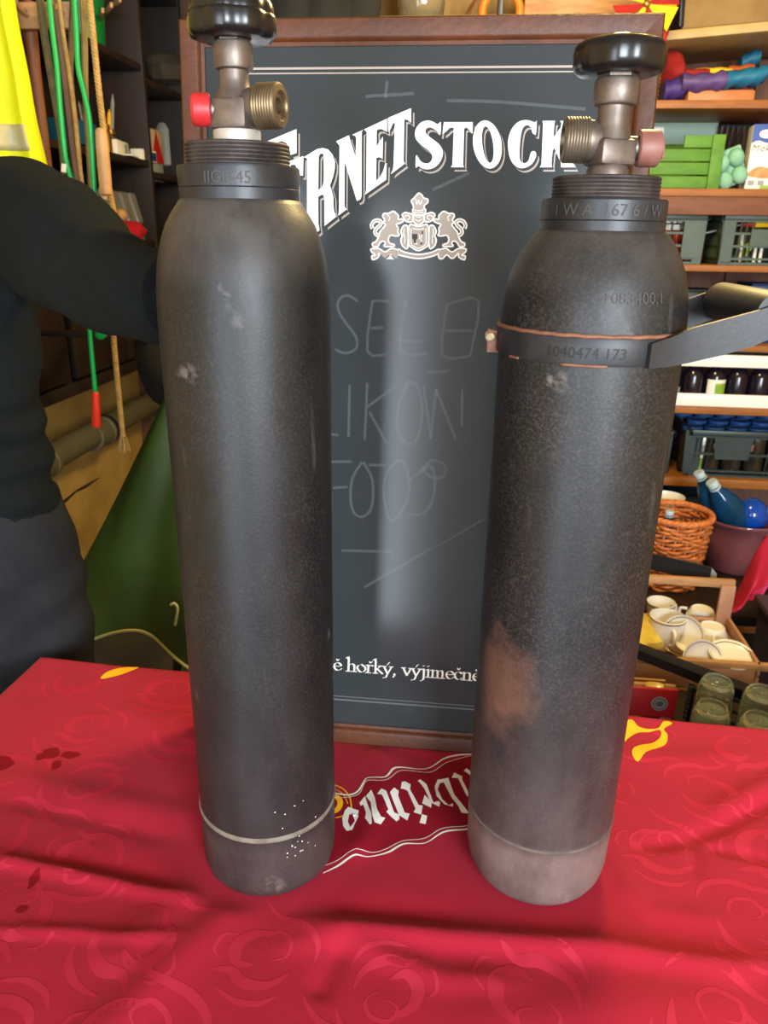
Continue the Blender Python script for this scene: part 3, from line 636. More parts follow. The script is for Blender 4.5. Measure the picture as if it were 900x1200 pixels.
# strap with its handle
M_strap = mat('rust_edged_strap', '26262a', '1e1d1f', rough=.45, scale=40, bump=.03, bscale=300)
M_rustedge = mat('bare_rusty_edge', '80553f', '6a4432', rough=.6, scale=50, bump=.2)
strap = part('strap', M_strap, g2, lambda b: lathe(b, [(.0728, .5375), (.0758, .538), (.0763, .540), (.0764, .5500), (.0762, .5575), (.0755, .559), (.0728, .5595)], 96), ang=25)
def edges(b):
    rn = random.Random(2)
    n = 96; rs = []
    for r, z in ((.0740, .5590), (.0763, .5583), (.0767, .5595), (.0757, .5610), (.0738, .5610)):
        rs.append([Vector((r*cos(2*pi*k/n), r*sin(2*pi*k/n), z+.00025*sin(k*1.7))) for k in range(n)])
    rings(b, rs, cap=False)
    a0 = aF-.05
    for a1, a2 in ((a0-.2, a0+.25), (a0-.85, a0-.7)):
        tube(b, [Vector((.0761*cos(a1+(a2-a1)*i/8), .0761*sin(a1+(a2-a1)*i/8), .5382)) for i in range(9)], .0011, 6)
part('worn_strap_edge', M_rustedge, strap, edges, ang=180)
obj('stamped_number', wrap('1040474 173', .0115, lambda z: .0764, .5435, aF-.02), M_stampd, strap)
# handle: two flat arms welded to the strap, tube grip between their ends
hx = Vector((cos(radians(4)), sin(radians(4)), 0)); hy = Vector((-hx.y, hx.x, 0))
def P(a, b, z): return hx*a+hy*b+Vector((0, 0, z))
def arm(b, pts, z0h):
    """flat bar following pts (a, b, centre z, height)"""
    rs = []
    for i, (a, q, z, h) in enumerate(pts):
        a0 = pts[max(0, i-1)]; a1 = pts[min(len(pts)-1, i+1)]
        d = Vector((a1[0]-a0[0], a1[1]-a0[1], 0)).normalized(); nn = Vector((-d.y, d.x, 0))*.0019
        for_ = []
        for s, t in ((1, 1), (-1, 1), (-1, -1), (1, -1)):
            for_.append(P(a+nn.x*s, q+nn.y*s, z+t*h/2))
        rs.append(for_)
    rings(b, rs)
fr = [(.028, -.0735, .5465, .018), (.044, -.067, .5490, .022), (.060, -.063, .5535, .0255), (.085, -.061, .5600, .0265), (.105, -.060, .5660, .0260), (.120, -.060, .5725, .0250), (.134, -.060, .578, .023), (.142, -.060, .580, .016)]
part('handle_arm', M_strap, g2, lambda b: arm(b, fr, 0))
bk = [(.040, .066, .546, .020), (.055, .060, .550, .024), (.070, .058, .555, .026), (.090, .058, .563, .0265), (.110, .058, .571, .026), (.128, .058, .578, .024), (.140, .058, .580, .016)]
part('handle_arm', M_strap, g2, lambda b: arm(b, bk, 0))
part('handle_grip', mat('scuffed_grip', '2d2b27', '211f1d', rough=.5, scale=40), g2, lambda b: lathe(b, [(.006, 0), (.0150, .0005), (.0160, .004), (.0160, .111), (.0150, .1145), (.006, .115)], 32, dirM(P(.122, -.0585, .5770), hy)))
def lug(b):
    c = Vector((cos(aF-1.42), sin(aF-1.42), 0)); t = Vector((-c.y, c.x, 0))
    for s in (-.006, .006):
        box(b, c*.0785+t*s+Vector((0, 0, .545)), (.010, .0022, .018), Euler((0, 0, atan2(c.y, c.x))), bev=.0006)
part('clamp_lug', M_rustedge, strap, lug)
def bolt(b):
    c = Vector((cos(aF-1.42), sin(aF-1.42), 0)); t = Vector((-c.y, c.x, 0))
    cyl(b, c*.0815+t*-.012+Vector((0, 0, .549)), c*.0815+t*.012+Vector((0, 0, .549)), .0022, n=10)
    for s in (-.0105, .0085): lathe(b, [(.0038, 0), (.0042, .0005), (.0042, .0028), (.0038, .003)], 6, dirM(c*.0815+t*s+Vector((0, 0, .549)), t))
part('clamp_bolt', M_brass2, strap, bolt)

# ------------------------------------------------------------------ advertising board
bd = thing('advertising_board', 'dark slate advertising chalkboard in a brown wooden frame, leaning behind the cylinders', 'board', (-.072, .835, GZ), rot=(radians(-6), 0, 0))
W2, HB, FW = .252, .844, .0255
part('slate_panel', M_slate, bd, lambda b: box(b, (0, .0055, HB/2), (W2*2-.02, .005, HB-.02)))
def rail(b, x0, z0, x1, z1, nx, nz):
    """mitred frame rail with a rounded inner bead; (nx, nz) points to the panel"""
    pr_ = [(0, .014), (0, -.004), (.002, -.006), (.017, -.006), (.020, -.004), (.022, -.0005), (FW, .001), (FW, .014)]
    L_ = Vector((x1-x0, 0, z1-z0)).normalized(); nrm = Vector((nx, 0, nz)); rs = []
    for e, p in ((1, Vector((x0, 0, z0))), (-1, Vector((x1, 0, z1)))):
        rs.append([p+nrm*o+L_*(o*e)+Vector((0, d, 0)) for o, d in pr_])
    rings(b, rs)
part('frame_rail', M_brown, bd, lambda b: rail(b, -W2, HB, W2, HB, 0, -1))
part('frame_rail', M_brown, bd, lambda b: rail(b, -W2, 0, W2, 0, 0, 1))
part('frame_stile', M_brown, bd, lambda b: rail(b, -W2, 0, -W2, HB, 1, 0))
part('frame_stile', M_brown, bd, lambda b: rail(b, W2, 0, W2, HB, -1, 0))
def onb(dz): return lambda x, z: Vector((x, .0030-dz, z))
B1 = T1
M_faint = mat('faded_line', '5d6061', rough=.6)
def border(b, inset, wd):
    x0, x1 = -.1995+inset, .2025-inset; zt, zb = .7978-inset, .0585+inset; c = .0165
    pts = [(x0, zb+c), (x0, zt-c), (x0+c, zt), (x1-c, zt), (x1, zt-c), (x1, zb+c), (x1-c, zb), (x0+c, zb)]
    for i in range(8):
        ribbon(b, [pts[i], pts[(i+1) % 8]], wd, onb(.0003), mi=1 if i == 6 else 0)
bm = bmesh.new(); border(bm, 0, .0022); border(bm, .0048, .0013)
obj('border_lines', bm, [M_tan, M_faint], bd)
CURVY = {'S', 'C', 'O', 'R'}
def letter_loops(k):
    out = []
    for l in LETTERS[k]:
        l = B1(l)
        if k in ('S', 'C', 'O'):
            l = smooth_pts(l, 4, True)
        out.append(l)
    return out
bw, bt_, bs = bmesh.new(), bmesh.new(), bmesh.new()
for k in LETTERS:
    lp = letter_loops(k)
    poly(bt_, lp, lambda x, z: Vector((x+.0036, .0030-.0002, z-.0042)))
    poly(bs, lp, lambda x, z: Vector((x+.0022, .0030-.0004, z-.0026)))
    poly(bw, lp, onb(.0006))
obj('letter_outline', bt_, M_tan, bd, flat=True); obj('letter_shade', bs, M_shade, bd, flat=True)
obj('lettering', bw, M_white, bd, flat=True)['label'] = 'big white slab serif lettering'
def inset_loop(l, d):
    a = sum(l[i][0]*l[(i+1) % len(l)][1]-l[(i+1) % len(l)][0]*l[i][1] for i in range(len(l)))
    s = 1 if a > 0 else -1; out = []
    for i, p in enumerate(l):
        q0, q1 = l[i-1], l[(i+1) % len(l)]
        dx, dy = q1[0]-q0[0], q1[1]-q0[1]; n = sqrt(dx*dx+dy*dy) or 1
        out.append((p[0]-dy/n*d*s, p[1]+dx/n*d*s))
    return out
bo, bf = bmesh.new(), bmesh.new()
for k, v in EMBLEM.items():
    for l in v:
        l = smooth_pts(B1(l), 3, True)
        z = .0003+.0001*list(EMBLEM).index(k)
        poly(bo, [inset_loop(l, -.0005)], onb(z)); poly(bf, [inset_loop(l, .0010)], onb(z+.00005))
for l in EMTAIL:
    l = smooth_pts(B1(l), 4); ribbon(bo, l, .0042, onb(.00045)); ribbon(bf, l, .0016, onb(.0006))
obj('crest_outline', bo, M_cream, bd, flat=True)['label'] = 'cream crest with two lions, shield, crown and ribbon'
# inner drawing of the crest: mane, shield lines, crown points
def esc(x, y):
    p = EMO + EMX*((x-452)/100)+EMY*((y-300)/100); return (p.x, p.y)
ex0 = B1(EMBLEM['shield'][0]); EMO = Vector(((ex0[0][0]+ex0[4][0])/2, 0, 0)); 
EMX = Vector(((ex0[4][0]-ex0[0][0])/1.52, (ex0[4][1]-ex0[0][1])/1.52, 0)); EMY = Vector(((ex0[7][0]-EMO.x)/1.79, (ex0[7][1]-(ex0[0][1]+ex0[4][1])/2)/1.79, 0))
EMO = Vector((EMO.x, (ex0[0][1]+ex0[4][1])/2, 0))-EMY*.35
bl = bmesh.new()
LN = [[(396, 345), (396, 455), (420, 480), (452, 495), (484, 480), (508, 455), (508, 345)], [(410, 345), (452, 352), (494, 345)], [(430, 250), (452, 262), (474, 250)], [(428, 275), (452, 290), (476, 275)],
      [(430, 125), (440, 165), (452, 130), (464, 165), (480, 130)], [(420, 205), (452, 212), (490, 205)], [(418, 222), (452, 229), (488, 222)], [(345, 345), (340, 380), (350, 420), (345, 460)], [(559, 345), (564, 380), (554, 420), (559, 460)],
      [(215, 240), (235, 262), (225, 290)], [(690, 240), (670, 262), (680, 290)], [(345, 255), (370, 245), (388, 262), (370, 280)], [(559, 255), (534, 245), (516, 262), (534, 280)],
      [(452, 388), (462, 400), (458, 425)], [(480, 390), (470, 425), (476, 445)], [(420, 460), (446, 460)]]
for s in LN: ribbon(bl, [esc(*q) for q in smooth_pts(s, 3)], .0009, onb(.00125))
obj('crest_lines', bl, M_cream, bd, flat=True)
obj('crest_fill', bf, M_tan, bd, flat=True)
bm = bmesh.new()
for l in EMDARK: poly(bm, [B1(l)], onb(.0013))
obj('crest_charge', bm, M_shade, bd, flat=True)
# tag line, drawn with a broad nib
GL = {'e': (.82, [[(.12, .56), (.74, .56), (.72, .8), (.46, 1), (.18, .82), (.1, .45), (.28, .08), (.55, .02), (.8, .22)]]),
 'ě': (.82, 'e'), 'h': (1.0, [[(.0, 1.68), (.2, 1.75), (.2, 0)], [(.2, .72), (.48, .98), (.76, .82), (.78, 0)], [(.02, 0), (.38, 0)], [(.6, 0), (.96, 0)]]),
 'o': (.95, [[(.5, 1), (.14, .8), (.1, .4), (.44, .0), (.82, .22), (.86, .62), (.5, 1)]]),
 'r': (.72, [[(.02, .93), (.2, .97), (.2, 0)], [(.2, .65), (.42, .98), (.66, .92)], [(.02, 0), (.42, 0)]]), 'ř': (.72, 'r'),
 'k': (.95, [[(.0, 1.68), (.2, 1.75), (.2, 0)], [(.2, .42), (.74, .98)], [(.38, .56), (.9, 0)], [(.02, 0), (.38, 0)], [(.56, .97), (.9, .97)]]),
 'y': (.9, [[(.08, .97), (.46, .05)], [(.84, .97), (.46, .05), (.28, -.45), (.06, -.5)], [(-.02, .97), (.26, .97)], [(.66, .97), (.94, .97)]]), 'ý': (.9, 'y'),
 ',': (.5, [[(.2, .1), (.26, .02), (.14, -.3)]]), ' ': (.5, []),
 'v': (.9, [[(.08, .97), (.46, .02)], [(.46, .02), (.84, .97)], [(-.04, .97), (.26, .97)], [(.66, .97), (.96, .97)]]),
 'j': (.5, [[(.08, .93), (.28, .97), (.28, -.25), (.05, -.5)], [(.26, 1.4), (.30, 1.4)]]), 'i': (.45, [[(.05, .93), (.22, .97), (.22, 0)], [(.02, 0), (.42, 0)], [(.2, 1.4), (.24, 1.4)]]),
 'm': (1.45, [[(.02, .93), (.2, .97), (.2, 0)], [(.2, .7), (.46, .98), (.68, .82), (.68, 0)], [(.68, .7), (.94, .98), (1.16, .82), (1.16, 0)], [(.02, 0), (.36, 0)], [(.52, 0), (.84, 0)], [(1.0, 0), (1.34, 0)]]),
 'c': (.78, [[(.74, .78), (.5, 1), (.16, .8), (.1, .42), (.3, .06), (.55, .02), (.76, .2)]]), 'č': (.78, 'c'),
 'n': (1.0, [[(.02, .93), (.2, .97), (.2, 0)], [(.2, .7), (.48, .98), (.76, .82), (.76, 0)], [(.02, 0), (.38, 0)], [(.6, 0), (.94, 0)]])}
def nib(b, pts, fn, w=.2, an=.35):
    dx, dy = w*cos(an)/2, w*sin(an)/2
    pts = smooth_pts(pts, 4) if len(pts) > 2 else pts
    for p, q in zip(pts, pts[1:]):
        vs = [fn(p[0]-dx, p[1]-dy), fn(p[0]+dx, p[1]+dy), fn(q[0]+dx, q[1]+dy), fn(q[0]-dx, q[1]-dy)]
        try: b.faces.new([b.verts.new(v) for v in vs])
        except ValueError: pass
    for p in (pts[0], pts[-1]):
        s = .045
        vs = [fn(p[0]-dx, p[1]-dy-s), fn(p[0]+dx, p[1]+dy-s), fn(p[0]+dx, p[1]+dy+s), fn(p[0]-dx, p[1]-dy+s)]
        b.faces.new([b.verts.new(v) for v in vs])
def line_text(b, s, p0, p1, xh):
    tot = sum(GL[c][0] for c in s); d = Vector(p1)-Vector(p0); k = d.length/tot; d.normalize(); x = 0
    for c in s:
        wd, st = GL[c]
        if isinstance(st, str): st = GL[st][1]
        o = Vector(p0)+d*x*k
        f = lambda a, q: Vector((o.x+a*k*d.x, .0030-.0005, o.y+a*k*d.y+q*xh))
        for l in st: nib(b, l, f)
        if c in 'ěřč': nib(b, [(.34, 1.42), (.44, 1.22), (.56, 1.42)], f, .12)
        if c == 'ý': nib(b, [(.42, 1.22), (.6, 1.5)], f, .14)
        x += wd
bm = bmesh.new()
p0, p1 = (-.0800, .0997), (.1085, .0985)
line_text(bm, 'ě hořký, výjimečně', p0, p1, .0108)
tg = obj('tag_line', bm, M_cream, bd, flat=True)
# folding prop that holds the board upright from behind
_inv = Euler((radians(-6), 0, 0)).to_matrix().inverted()
for sx in (-.16, .16):
    part('rear_prop', M_brown, bd, lambda b: tube(b, [Vector((sx, .016, .50)), _inv @ Vector((sx, .088, .009))], .008, 8))
# smeared chalk handwriting
for i, l in enumerate(CHALK):
    bm = bmesh.new(); ribbon(bm, smooth_pts(B1(l), 3), .0032 if i < 33 else .0016, onb(.0002+.00001*i))
    obj('chalk_stroke', bm, M_chalk, bd, flat=True)
# ------------------------------------------------------------------ person at the left end of the table
def loft(bm, st, n=20):
    """st: (centre, rx, ry) stations or (centre, r); rings turned square to the path"""
    cs = [Vector(s[0]) for s in st]; rs = []; u = None
    for i, s in enumerate(st):
        d = (cs[min(i+1, len(cs)-1)]-cs[max(i-1, 0)]).normalized()
        if u is None: u = (Vector((1, 0, 0))-d*d.x).normalized() if abs(d.x) < .9 else (Vector((0, 1, 0))-d*d.y).normalized()
        else: u = (u-d*u.dot(d)).normalized()
        v = d.cross(u); rx = s[1]; ry = s[2] if len(s) > 2 else s[1]
        rs.append([cs[i]+u*cos(2*pi*k/n)*rx+v*sin(2*pi*k/n)*ry for k in range(n)])
    rings(bm, rs)
def fuse(name, build, m, vox, parent=None, sm=4, wr=None):
    """voxel-join overlapping lofts into one continuous skin"""
    bm = bmesh.new(); build(bm); bmesh.ops.recalc_face_normals(bm, faces=bm.faces)
    me = bpy.data.meshes.new('tmp'); bm.to_mesh(me); bm.free()
    o = bpy.data.objects.new('tmp', me); COL.objects.link(o)
    r = o.modifiers.new('r', 'REMESH'); r.mode = 'VOXEL'; r.voxel_size = vox
    s = o.modifiers.new('s', 'SMOOTH'); s.iterations = sm; s.factor = .5
    dg = bpy.context.evaluated_depsgraph_get(); e = o.evaluated_get(dg)
    m2 = bpy.data.meshes.new_from_object(e); bpy.data.objects.remove(o); bpy.data.meshes.remove(me)
    bm = bmesh.new(); bm.from_mesh(m2); bpy.data.meshes.remove(m2)
    if wr:
        bm.normal_update()
        for v, d in [(v, wr(v.co)) for v in bm.verts]: v.co = v.co + v.normal*d
    return obj(name, bm, m, parent, ang=180)
PX, PY = -.835, 1.10
torso = lambda k: [((PX, PY, .93), .175*k, .125*k), ((PX, PY, .99), .180*k, .125*k), ((PX, PY, 1.08), .176*k, .12*k), ((PX, PY, 1.2), .188*k, .125*k), ((PX, PY+.01, 1.31), .200*k, .125*k),
                   ((PX, PY+.015, 1.40), .185*k, .11*k), ((PX, PY+.02, 1.455), .12*k, .09*k), ((PX, PY+.02, 1.49), .065*k, .062*k)]
armL = lambda k: [(at(18, 255, Y=1.09), .088*k), (at(60, 283, Y=1.02), .082*k), (at(95, 303, Y=.95), .071*k), (at(125, 322, Y=.895), .061*k), (at(155, 334, Y=.84), .054*k), (at(183, 345, Y=.79), .048*k), (at(212, 348, Y=.765), .044*k)]
armF = lambda k: armL(k)[:-1]
armR = lambda k: [((PX-.17, PY, 1.38), .08*k), ((PX-.225, PY-.01, 1.30), .068*k), ((PX-.27, PY-.01, 1.15), .056*k), ((PX-.275, PY-.06, 1.02), .05*k), ((PX-.265, PY-.13, .90), .042*k)]
legL = lambda k: [((PX+.075, PY, .96), .105*k, .115*k), ((PX+.098, PY, .87), .104*k, .115*k), ((PX+.115, PY, .76), .098*k, .105*k), ((PX+.12, PY, .64), .09*k, .095*k), ((PX+.125, PY-.01, .48), .074*k), ((PX+.13, PY+.01, .3), .066*k), ((PX+.135, PY+.02, .09), .056*k)]
legR = lambda k: [(Vector((2*PX-.0-s[0][0], s[0][1], s[0][2])), *s[1:]) for s in legL(k)]
def hand(b, wrist, palm, fingers, thumb):
    loft(b, [(wrist, .021), (Vector(wrist).lerp(Vector(palm), .5), .028, .02), (palm, .036, .016)], 14)
    for f in fingers: tube(b, smooth_pts([tuple(p) for p in f], 3), [.0095-.003*i/(len(f)*3) for i in range((len(f)-1)*3+1)], 10)
    tube(b, smooth_pts([tuple(p) for p in thumb], 3), [.0115-.003*i/9 for i in range((len(thumb)-1)*3+1)], 10)
CY = Vector((-.1853, .640, 0))
def rnd(a, z, r=.0815): return Vector((CY.x+r*cos(radians(a)), CY.y+r*sin(radians(a)), z))
def body(b):
    loft(b, [((PX, PY, .86), .15, .10)]+[(s[0], *[q*.9 for q in s[1:]]) for s in torso(1)]+[((PX, PY+.01, 1.55), .056, .058), ((PX, PY, 1.60), .06, .065)], 24)
    for a in (armF(.62), armR(.72)): loft(b, a, 16)
    loft(b, [(armL(1)[-2][0], .026), (Vector((-.280, .768, 1.322)), .024), (Vector((-.252, .748, 1.323)), .024), (rnd(116, 1.323, .092), .018)], 14)
    loft(b, legL(.85), 16); loft(b, legR(.85), 16)
    # hand closed round the back of the cylinder
    fs = [[rnd(108, 1.352), rnd(90, 1.356), rnd(74, 1.357), rnd(58, 1.356)], [rnd(108, 1.332), rnd(90, 1.333), rnd(70, 1.333), rnd(53, 1.332)],
          [rnd(108, 1.312), rnd(90, 1.311), rnd(72, 1.310), rnd(56, 1.309)], [rnd(108, 1.293), rnd(92, 1.291), rnd(78, 1.290), rnd(66, 1.289)]]
    loft(b, [(Vector((-.250, .744, 1.323)), .022, .026), (rnd(116, 1.323, .090), .016, .034), (rnd(104, 1.323, .087), .014, .038)], 16)
    for f in fs: tube(b, smooth_pts([tuple(p) for p in f], 3), [.0098-.0003*i for i in range(10)], 10)
    tube(b, smooth_pts([tuple(rnd(118, 1.345, .089)), tuple(rnd(117, 1.362, .086)), tuple(rnd(110, 1.378, .0835)), tuple(rnd(102, 1.386, .083))], 3), [.0125-.0004*i for i in range(10)], 10)
    # free hand hanging
    wx, wy = PX-.262, PY-.14
    hand(b, (wx, wy, .89), (wx+.004, wy-.03, .80), [[(wx+.0+.006*j, wy-.055+.021*j, .80), (wx+.008+.006*j, wy-.062+.021*j, .755+.006*abs(j-1)), (wx+.022+.006*j, wy-.055+.02*j, .725+.008*abs(j-1))] for j in range(4)],
         [(wx+.01, wy-.045, .85), (wx+.03, wy-.075, .82), (wx+.036, wy-.08, .785)])
    # head looking down along the arm
    H = Matrix.Translation((PX+.02, PY-.02, 1.66)) @ Euler((radians(22), 0, radians(28))).to_matrix().to_4x4()
    def skull(p):
        q = p.copy()
        if p.z < 0: q.x *= 1+p.z*2.4; q.y = p.y*(1+p.z*.9)-.012*min(1, -p.z*10)
        return q
    blob(b, H.translation, (.076, .096, .118), 28, 18, H.to_3x3().to_4x4(), fn=skull)
    def hp(x, y, z): return H @ Vector((x, y, z))
    tube(b, [hp(0, -.088, .025), hp(0, -.104, -.005), hp(0, -.116, -.028), hp(0, -.100, -.036)], [.009, .011, .014, .010], 10)
    blob(b, hp(0, -.058, -.098), (.036, .034, .030), 14, 10, H.to_3x3().to_4x4())
    for s in (-1, 1):
        blob(b, hp(s*.078, .008, -.002), (.010, .02, .032), 10, 8, H.to_3x3().to_4x4())
        blob(b, hp(s*.031, -.085, .030), (.020, .010, .008), 10, 6, H.to_3x3().to_4x4())
    tube(b, [hp(-.024, -.092, -.062), hp(0, -.099, -.060), hp(.024, -.092, -.062)], [.005, .008, .005], 8)
    tube(b, [hp(-.022, -.090, -.071), hp(0, -.096, -.072), hp(.022, -.090, -.071)], [.005, .008, .005], 8)
    return H
person = fuse('person', body, M_skin, .0062, sm=3)
tag(person, 'person in a dark fleece jacket and charcoal trousers, one arm reaching behind the left cylinder', 'person')
def wrinkle(p):
    q = p.x*.0
    a = noise.noise(Vector((p.x*7, p.y*7, p.z*13)))*.013+noise.noise(Vector((p.x*16+3, p.y*16, p.z*30)))*.0035
    # gathers along the sleeve and ripples over the hem
    s = (p-Vector((-.62, 1.06, 1.36))).dot(Vector((.7, -.7, -.15)))
    if s > 0: a += .0022*sin(s*48+noise.noise(p*9)*3)*min(1, s*5)
    if p.z < 1.13: a += .005*sin(p.z*90+p.x*14+noise.noise(p*8)*2.5)
    return a
def jacket(b):
    loft(b, torso(1), 36); loft(b, armL(1), 28); loft(b, armR(1), 24)
jk = fuse('jacket', jacket, M_jack, .009, person, sm=6, wr=wrinkle)
part('sleeve_cuff', M_jack, jk, lambda b: loft(b, [(at(203, 347, Y=.775), .043), (at(206, 347, Y=.77), .046), (at(214, 348, Y=.763), .045), (at(215, 348, Y=.762), .034)], 24), ang=60)
part('collar', M_jack, jk, lambda b: loft(b, [((PX, PY+.02, 1.45), .085, .08), ((PX, PY+.015, 1.50), .074, .072), ((PX, PY+.012, 1.53), .072, .07), ((PX, PY+.012, 1.53), .062, .06), ((PX, PY+.02, 1.48), .06, .058)], 24), ang=60)
part('hem_band', M_jack, jk, lambda b: loft(b, [((PX, PY, .925), .17, .118), ((PX, PY, .93), .181, .131), ((PX, PY, .965), .182, .131), ((PX, PY, .97), .17, .12)], 36), ang=60)
seam = [at(x, y, Y=.985+.0*x) for x, y in ((0, 288), (8, 300), (17, 316), (24, 332), (30, 348))]
def twr(p):
    a = noise.noise(Vector((p.x*8, p.y*8, p.z*6)))*.007+noise.noise(Vector((p.x*20, p.y*20+5, p.z*14)))*.002
    a += .004*sin((p.z*1.0-p.x*.9)*60+noise.noise(p*6)*3)*(1 if .6 < p.z < .86 else .3)
    return a
def trousers(b):
    loft(b, [((PX, PY, 1.0), .155, .11), ((PX, PY, .93), .172, .118), ((PX, PY, .86), .17, .12), ((PX, PY, .80), .12, .1)], 30)
    loft(b, legL(1), 24); loft(b, legR(1), 24)
tr_ = fuse('trousers', trousers, M_trou, .009, person, sm=5, wr=twr)
def pocket(b):
    pts = [at(x, y, Y=.975) for x, y in ((62, 612), (70, 630), (78, 648), (84, 664))]
    tube(b, pts, .0028, 6)
def shoe(b, s):
    x = PX+s*.135
    loft(b, [((x, PY+.10, .045), .034, .04), ((x, PY+.05, .05), .042, .05), ((x+s*.01, PY-.05, .04), .047, .038), ((x+s*.02, PY-.13, .032), .046, .03), ((x+s*.025, PY-.19, .025), .03, .022)], 16)
for s in (-1, 1): part('shoe', M_blackp, person, lambda b: shoe(b, s), ang=60)
def hair(b):
    R = Euler((radians(22), 0, radians(28))).to_matrix().to_4x4()
    blob(b, Vector((PX+.02, PY-.02, 1.66))+R @ Vector((0, .014, .026)), (.081, .098, .105), 24, 14, R, fn=lambda p: Vector((p.x, p.y if p.y > -.07 else p.y*.95, p.z if p.z > -.03 or p.y > 0 else -.03)))
part('hair', M_hair, person, hair, ang=180)
HM = Matrix.Translation((PX+.02, PY-.02, 1.66)) @ Euler((radians(22), 0, radians(28))).to_matrix().to_4x4()
for s in (-1, 1):
    ey = part('eye', M_por, person, lambda b: blob(b, HM @ Vector((s*.031, -.0845, .024)), (.0125, .009, .0065), 14, 10, HM.to_3x3().to_4x4()), ang=180)
    part('iris', M_hair, ey, lambda b: blob(b, HM @ Vector((s*.031, -.0925, .023)), (.0052, .002, .0052), 12, 8, HM.to_3x3().to_4x4()), ang=180)
    part('eyebrow', M_hair, person, lambda b: tube(b, [HM @ Vector((s*x, y, z)) for x, y, z in ((.014, -.096, .043), (.030, -.094, .048), (.047, -.083, .043))], [.003, .004, .002], 8), ang=180)
part('lips', mat('lip', '9a5a4e', rough=.5), person, lambda b: tube(b, [HM @ Vector(p) for p in ((-.023, -.093, -.066), (-.008, -.103, -.064), (0, -.104, -.066), (.008, -.103, -.064), (.023, -.093, -.066))], [.002, .0055, .005, .0055, .002], 8), ang=180)

# ------------------------------------------------------------------ hi-vis vest on the coat rail
vs = thing('safety_vest', 'fluorescent yellow safety vest hanging from the coat rail at the left edge', 'vest', at(0, 90, Y=1.5))
VO = at(0, 90, Y=1.5)
def vest_front(off, z0, z1, grow=0):
    def f(u, v):
        z = z0+(z1-z0)*v
        t = (z-1.42)/.42
        xr = .050-.034*t; xl = -.30+.06*t
        x = xl+(xr-xl)*u
        y = off+.008*sin(u*17+z*3)+.004*sin(u*41-z*7)+.01*noise.noise(Vector((x*9, z*8, 2)))-.03*sin(pi*u)-grow
        return Vector((x, y, z-VO.z))
    return f
def vest(b):
    g = vest_front(0, 1.36, 1.86); h = vest_front(.05, 1.36, 1.86)
    n, m = 60, 40
    A_ = [[b.verts.new(g(i/n, j/m)) for j in range(m+1)] for i in range(n+1)]
    B_ = [[b.verts.new(h(i/n, j/m)+Vector((0, .06*sin(pi*i/n), 0))) for j in range(m+1)] for i in range(n+1)]
    for i in range(n):
        for j in range(m):
            b.faces.new((A_[i][j], A_[i+1][j], A_[i+1][j+1], A_[i][j+1])); b.faces.new((B_[i][j], B_[i][j+1], B_[i+1][j+1], B_[i+1][j]))
    for j in range(m):
        b.faces.new((A_[0][j], A_[0][j+1], B_[0][j+1], B_[0][j])); b.faces.new((A_[n][j], B_[n][j], B_[n][j+1], A_[n][j+1]))
part('vest_cloth', M_hiv, vs, vest, ang=180)
zb1, zb0 = at(40, 146, Y=1.5).z, at(40, 177, Y=1.5).z
solid(part('reflective_band', M_refl, vs, lambda b: grid(b, vest_front(0, zb0, zb1, .003), 50, 4), ang=180), .002, 0)

# ------------------------------------------------------------------ coat rail, pole, ropes
RY = 1.62
cr_ = thing('coat_rail', 'wooden coat rail at the upper left carrying ropes and the vest', 'rail', at(40, 16, Y=RY))
co = at(40, 16, Y=RY)
part('rail_board', M_pale, cr_, lambda b: box(b, (-.10, .02, 0), (.34, .02, .045), bev=.003))
for k, dx in enumerate((-.2, -.10, -.02, .05)):
    part('peg', M_pale, cr_, lambda b: cyl(b, (dx, .015, .0), (dx, -.03, .012), .006, n=10))
part('rail_bracket', M_dark, cr_, lambda b: box(b, (-.30, .02, 0), (.22, .03, .03)))
def line(pts, Y): return [at(x, y, Y=Y+dy) for x, y, dy in pts]
def strand_rope(b, pts, r, pitch=.016, n=3):
    pts = [Vector(p) for p in smooth_pts([tuple(p) for p in pts], 14)]
    L_ = 0; S = [0]
    for p, q in zip(pts, pts[1:]): L_ += (q-p).length; S.append(L_)
    N = int(L_/pitch*8); res = []; j = 0
    for i in range(N+1):
        s = L_*i/N
        while j < len(S)-2 and S[j+1] < s: j += 1
        t = (s-S[j])/(S[j+1]-S[j] or 1); res.append((pts[j].lerp(pts[j+1], t), (pts[j+1]-pts[j]).normalized(), s))
    for k in range(n):
        q = []
        for p, d, s in res:
            u, v = frame_of(d); a = 2*pi*s/pitch+2*pi*k/n
            q.append(p+(u*cos(a)+v*sin(a))*r*.5)
        tube(b, q, r*.56, 6)
def loose(name, label, cat, m, build, group=None, **kw):
    return tag(part(name, m, None, build, **kw), label, cat, group)
loose('wooden_pole', 'reddish brown wooden pole hanging between the vest and the ropes', 'pole', M_rust,
      lambda b: tube(b, [at(33, 2, Y=1.664), at(40, 80, Y=1.66), at(52, 180, Y=1.66), at(62, 270, Y=1.66)], .0125, 12))
loose('webbing_strap', 'olive webbing strap hanging left of the green skipping rope', 'strap', M_rope2,
      lambda b: tube(b, smooth_pts([tuple(p) for p in line([(46, -8, 0), (52, 40, 0), (62, 100, 0), (72, 160, 0), (76, 205, 0)], RY-.03)], 4), .0075, 8))
loose('strap_tag', 'small white tag on the end of the olive strap', 'tag', M_por, lambda b: box(b, at(75, 197, Y=RY-.045), (.010, .004, .016), Euler((0, .2, 0)), bev=.001))
loose('webbing_strap', 'pale olive strap hanging between the two green ropes', 'strap', M_rope2,
      lambda b: tube(b, smooth_pts([tuple(p) for p in line([(86, -8, 0), (84, 50, 0), (82, 80, 0), (84, 110, 0), (90, 160, 0), (94, 215, 0)], RY)], 4), .0065, 8))
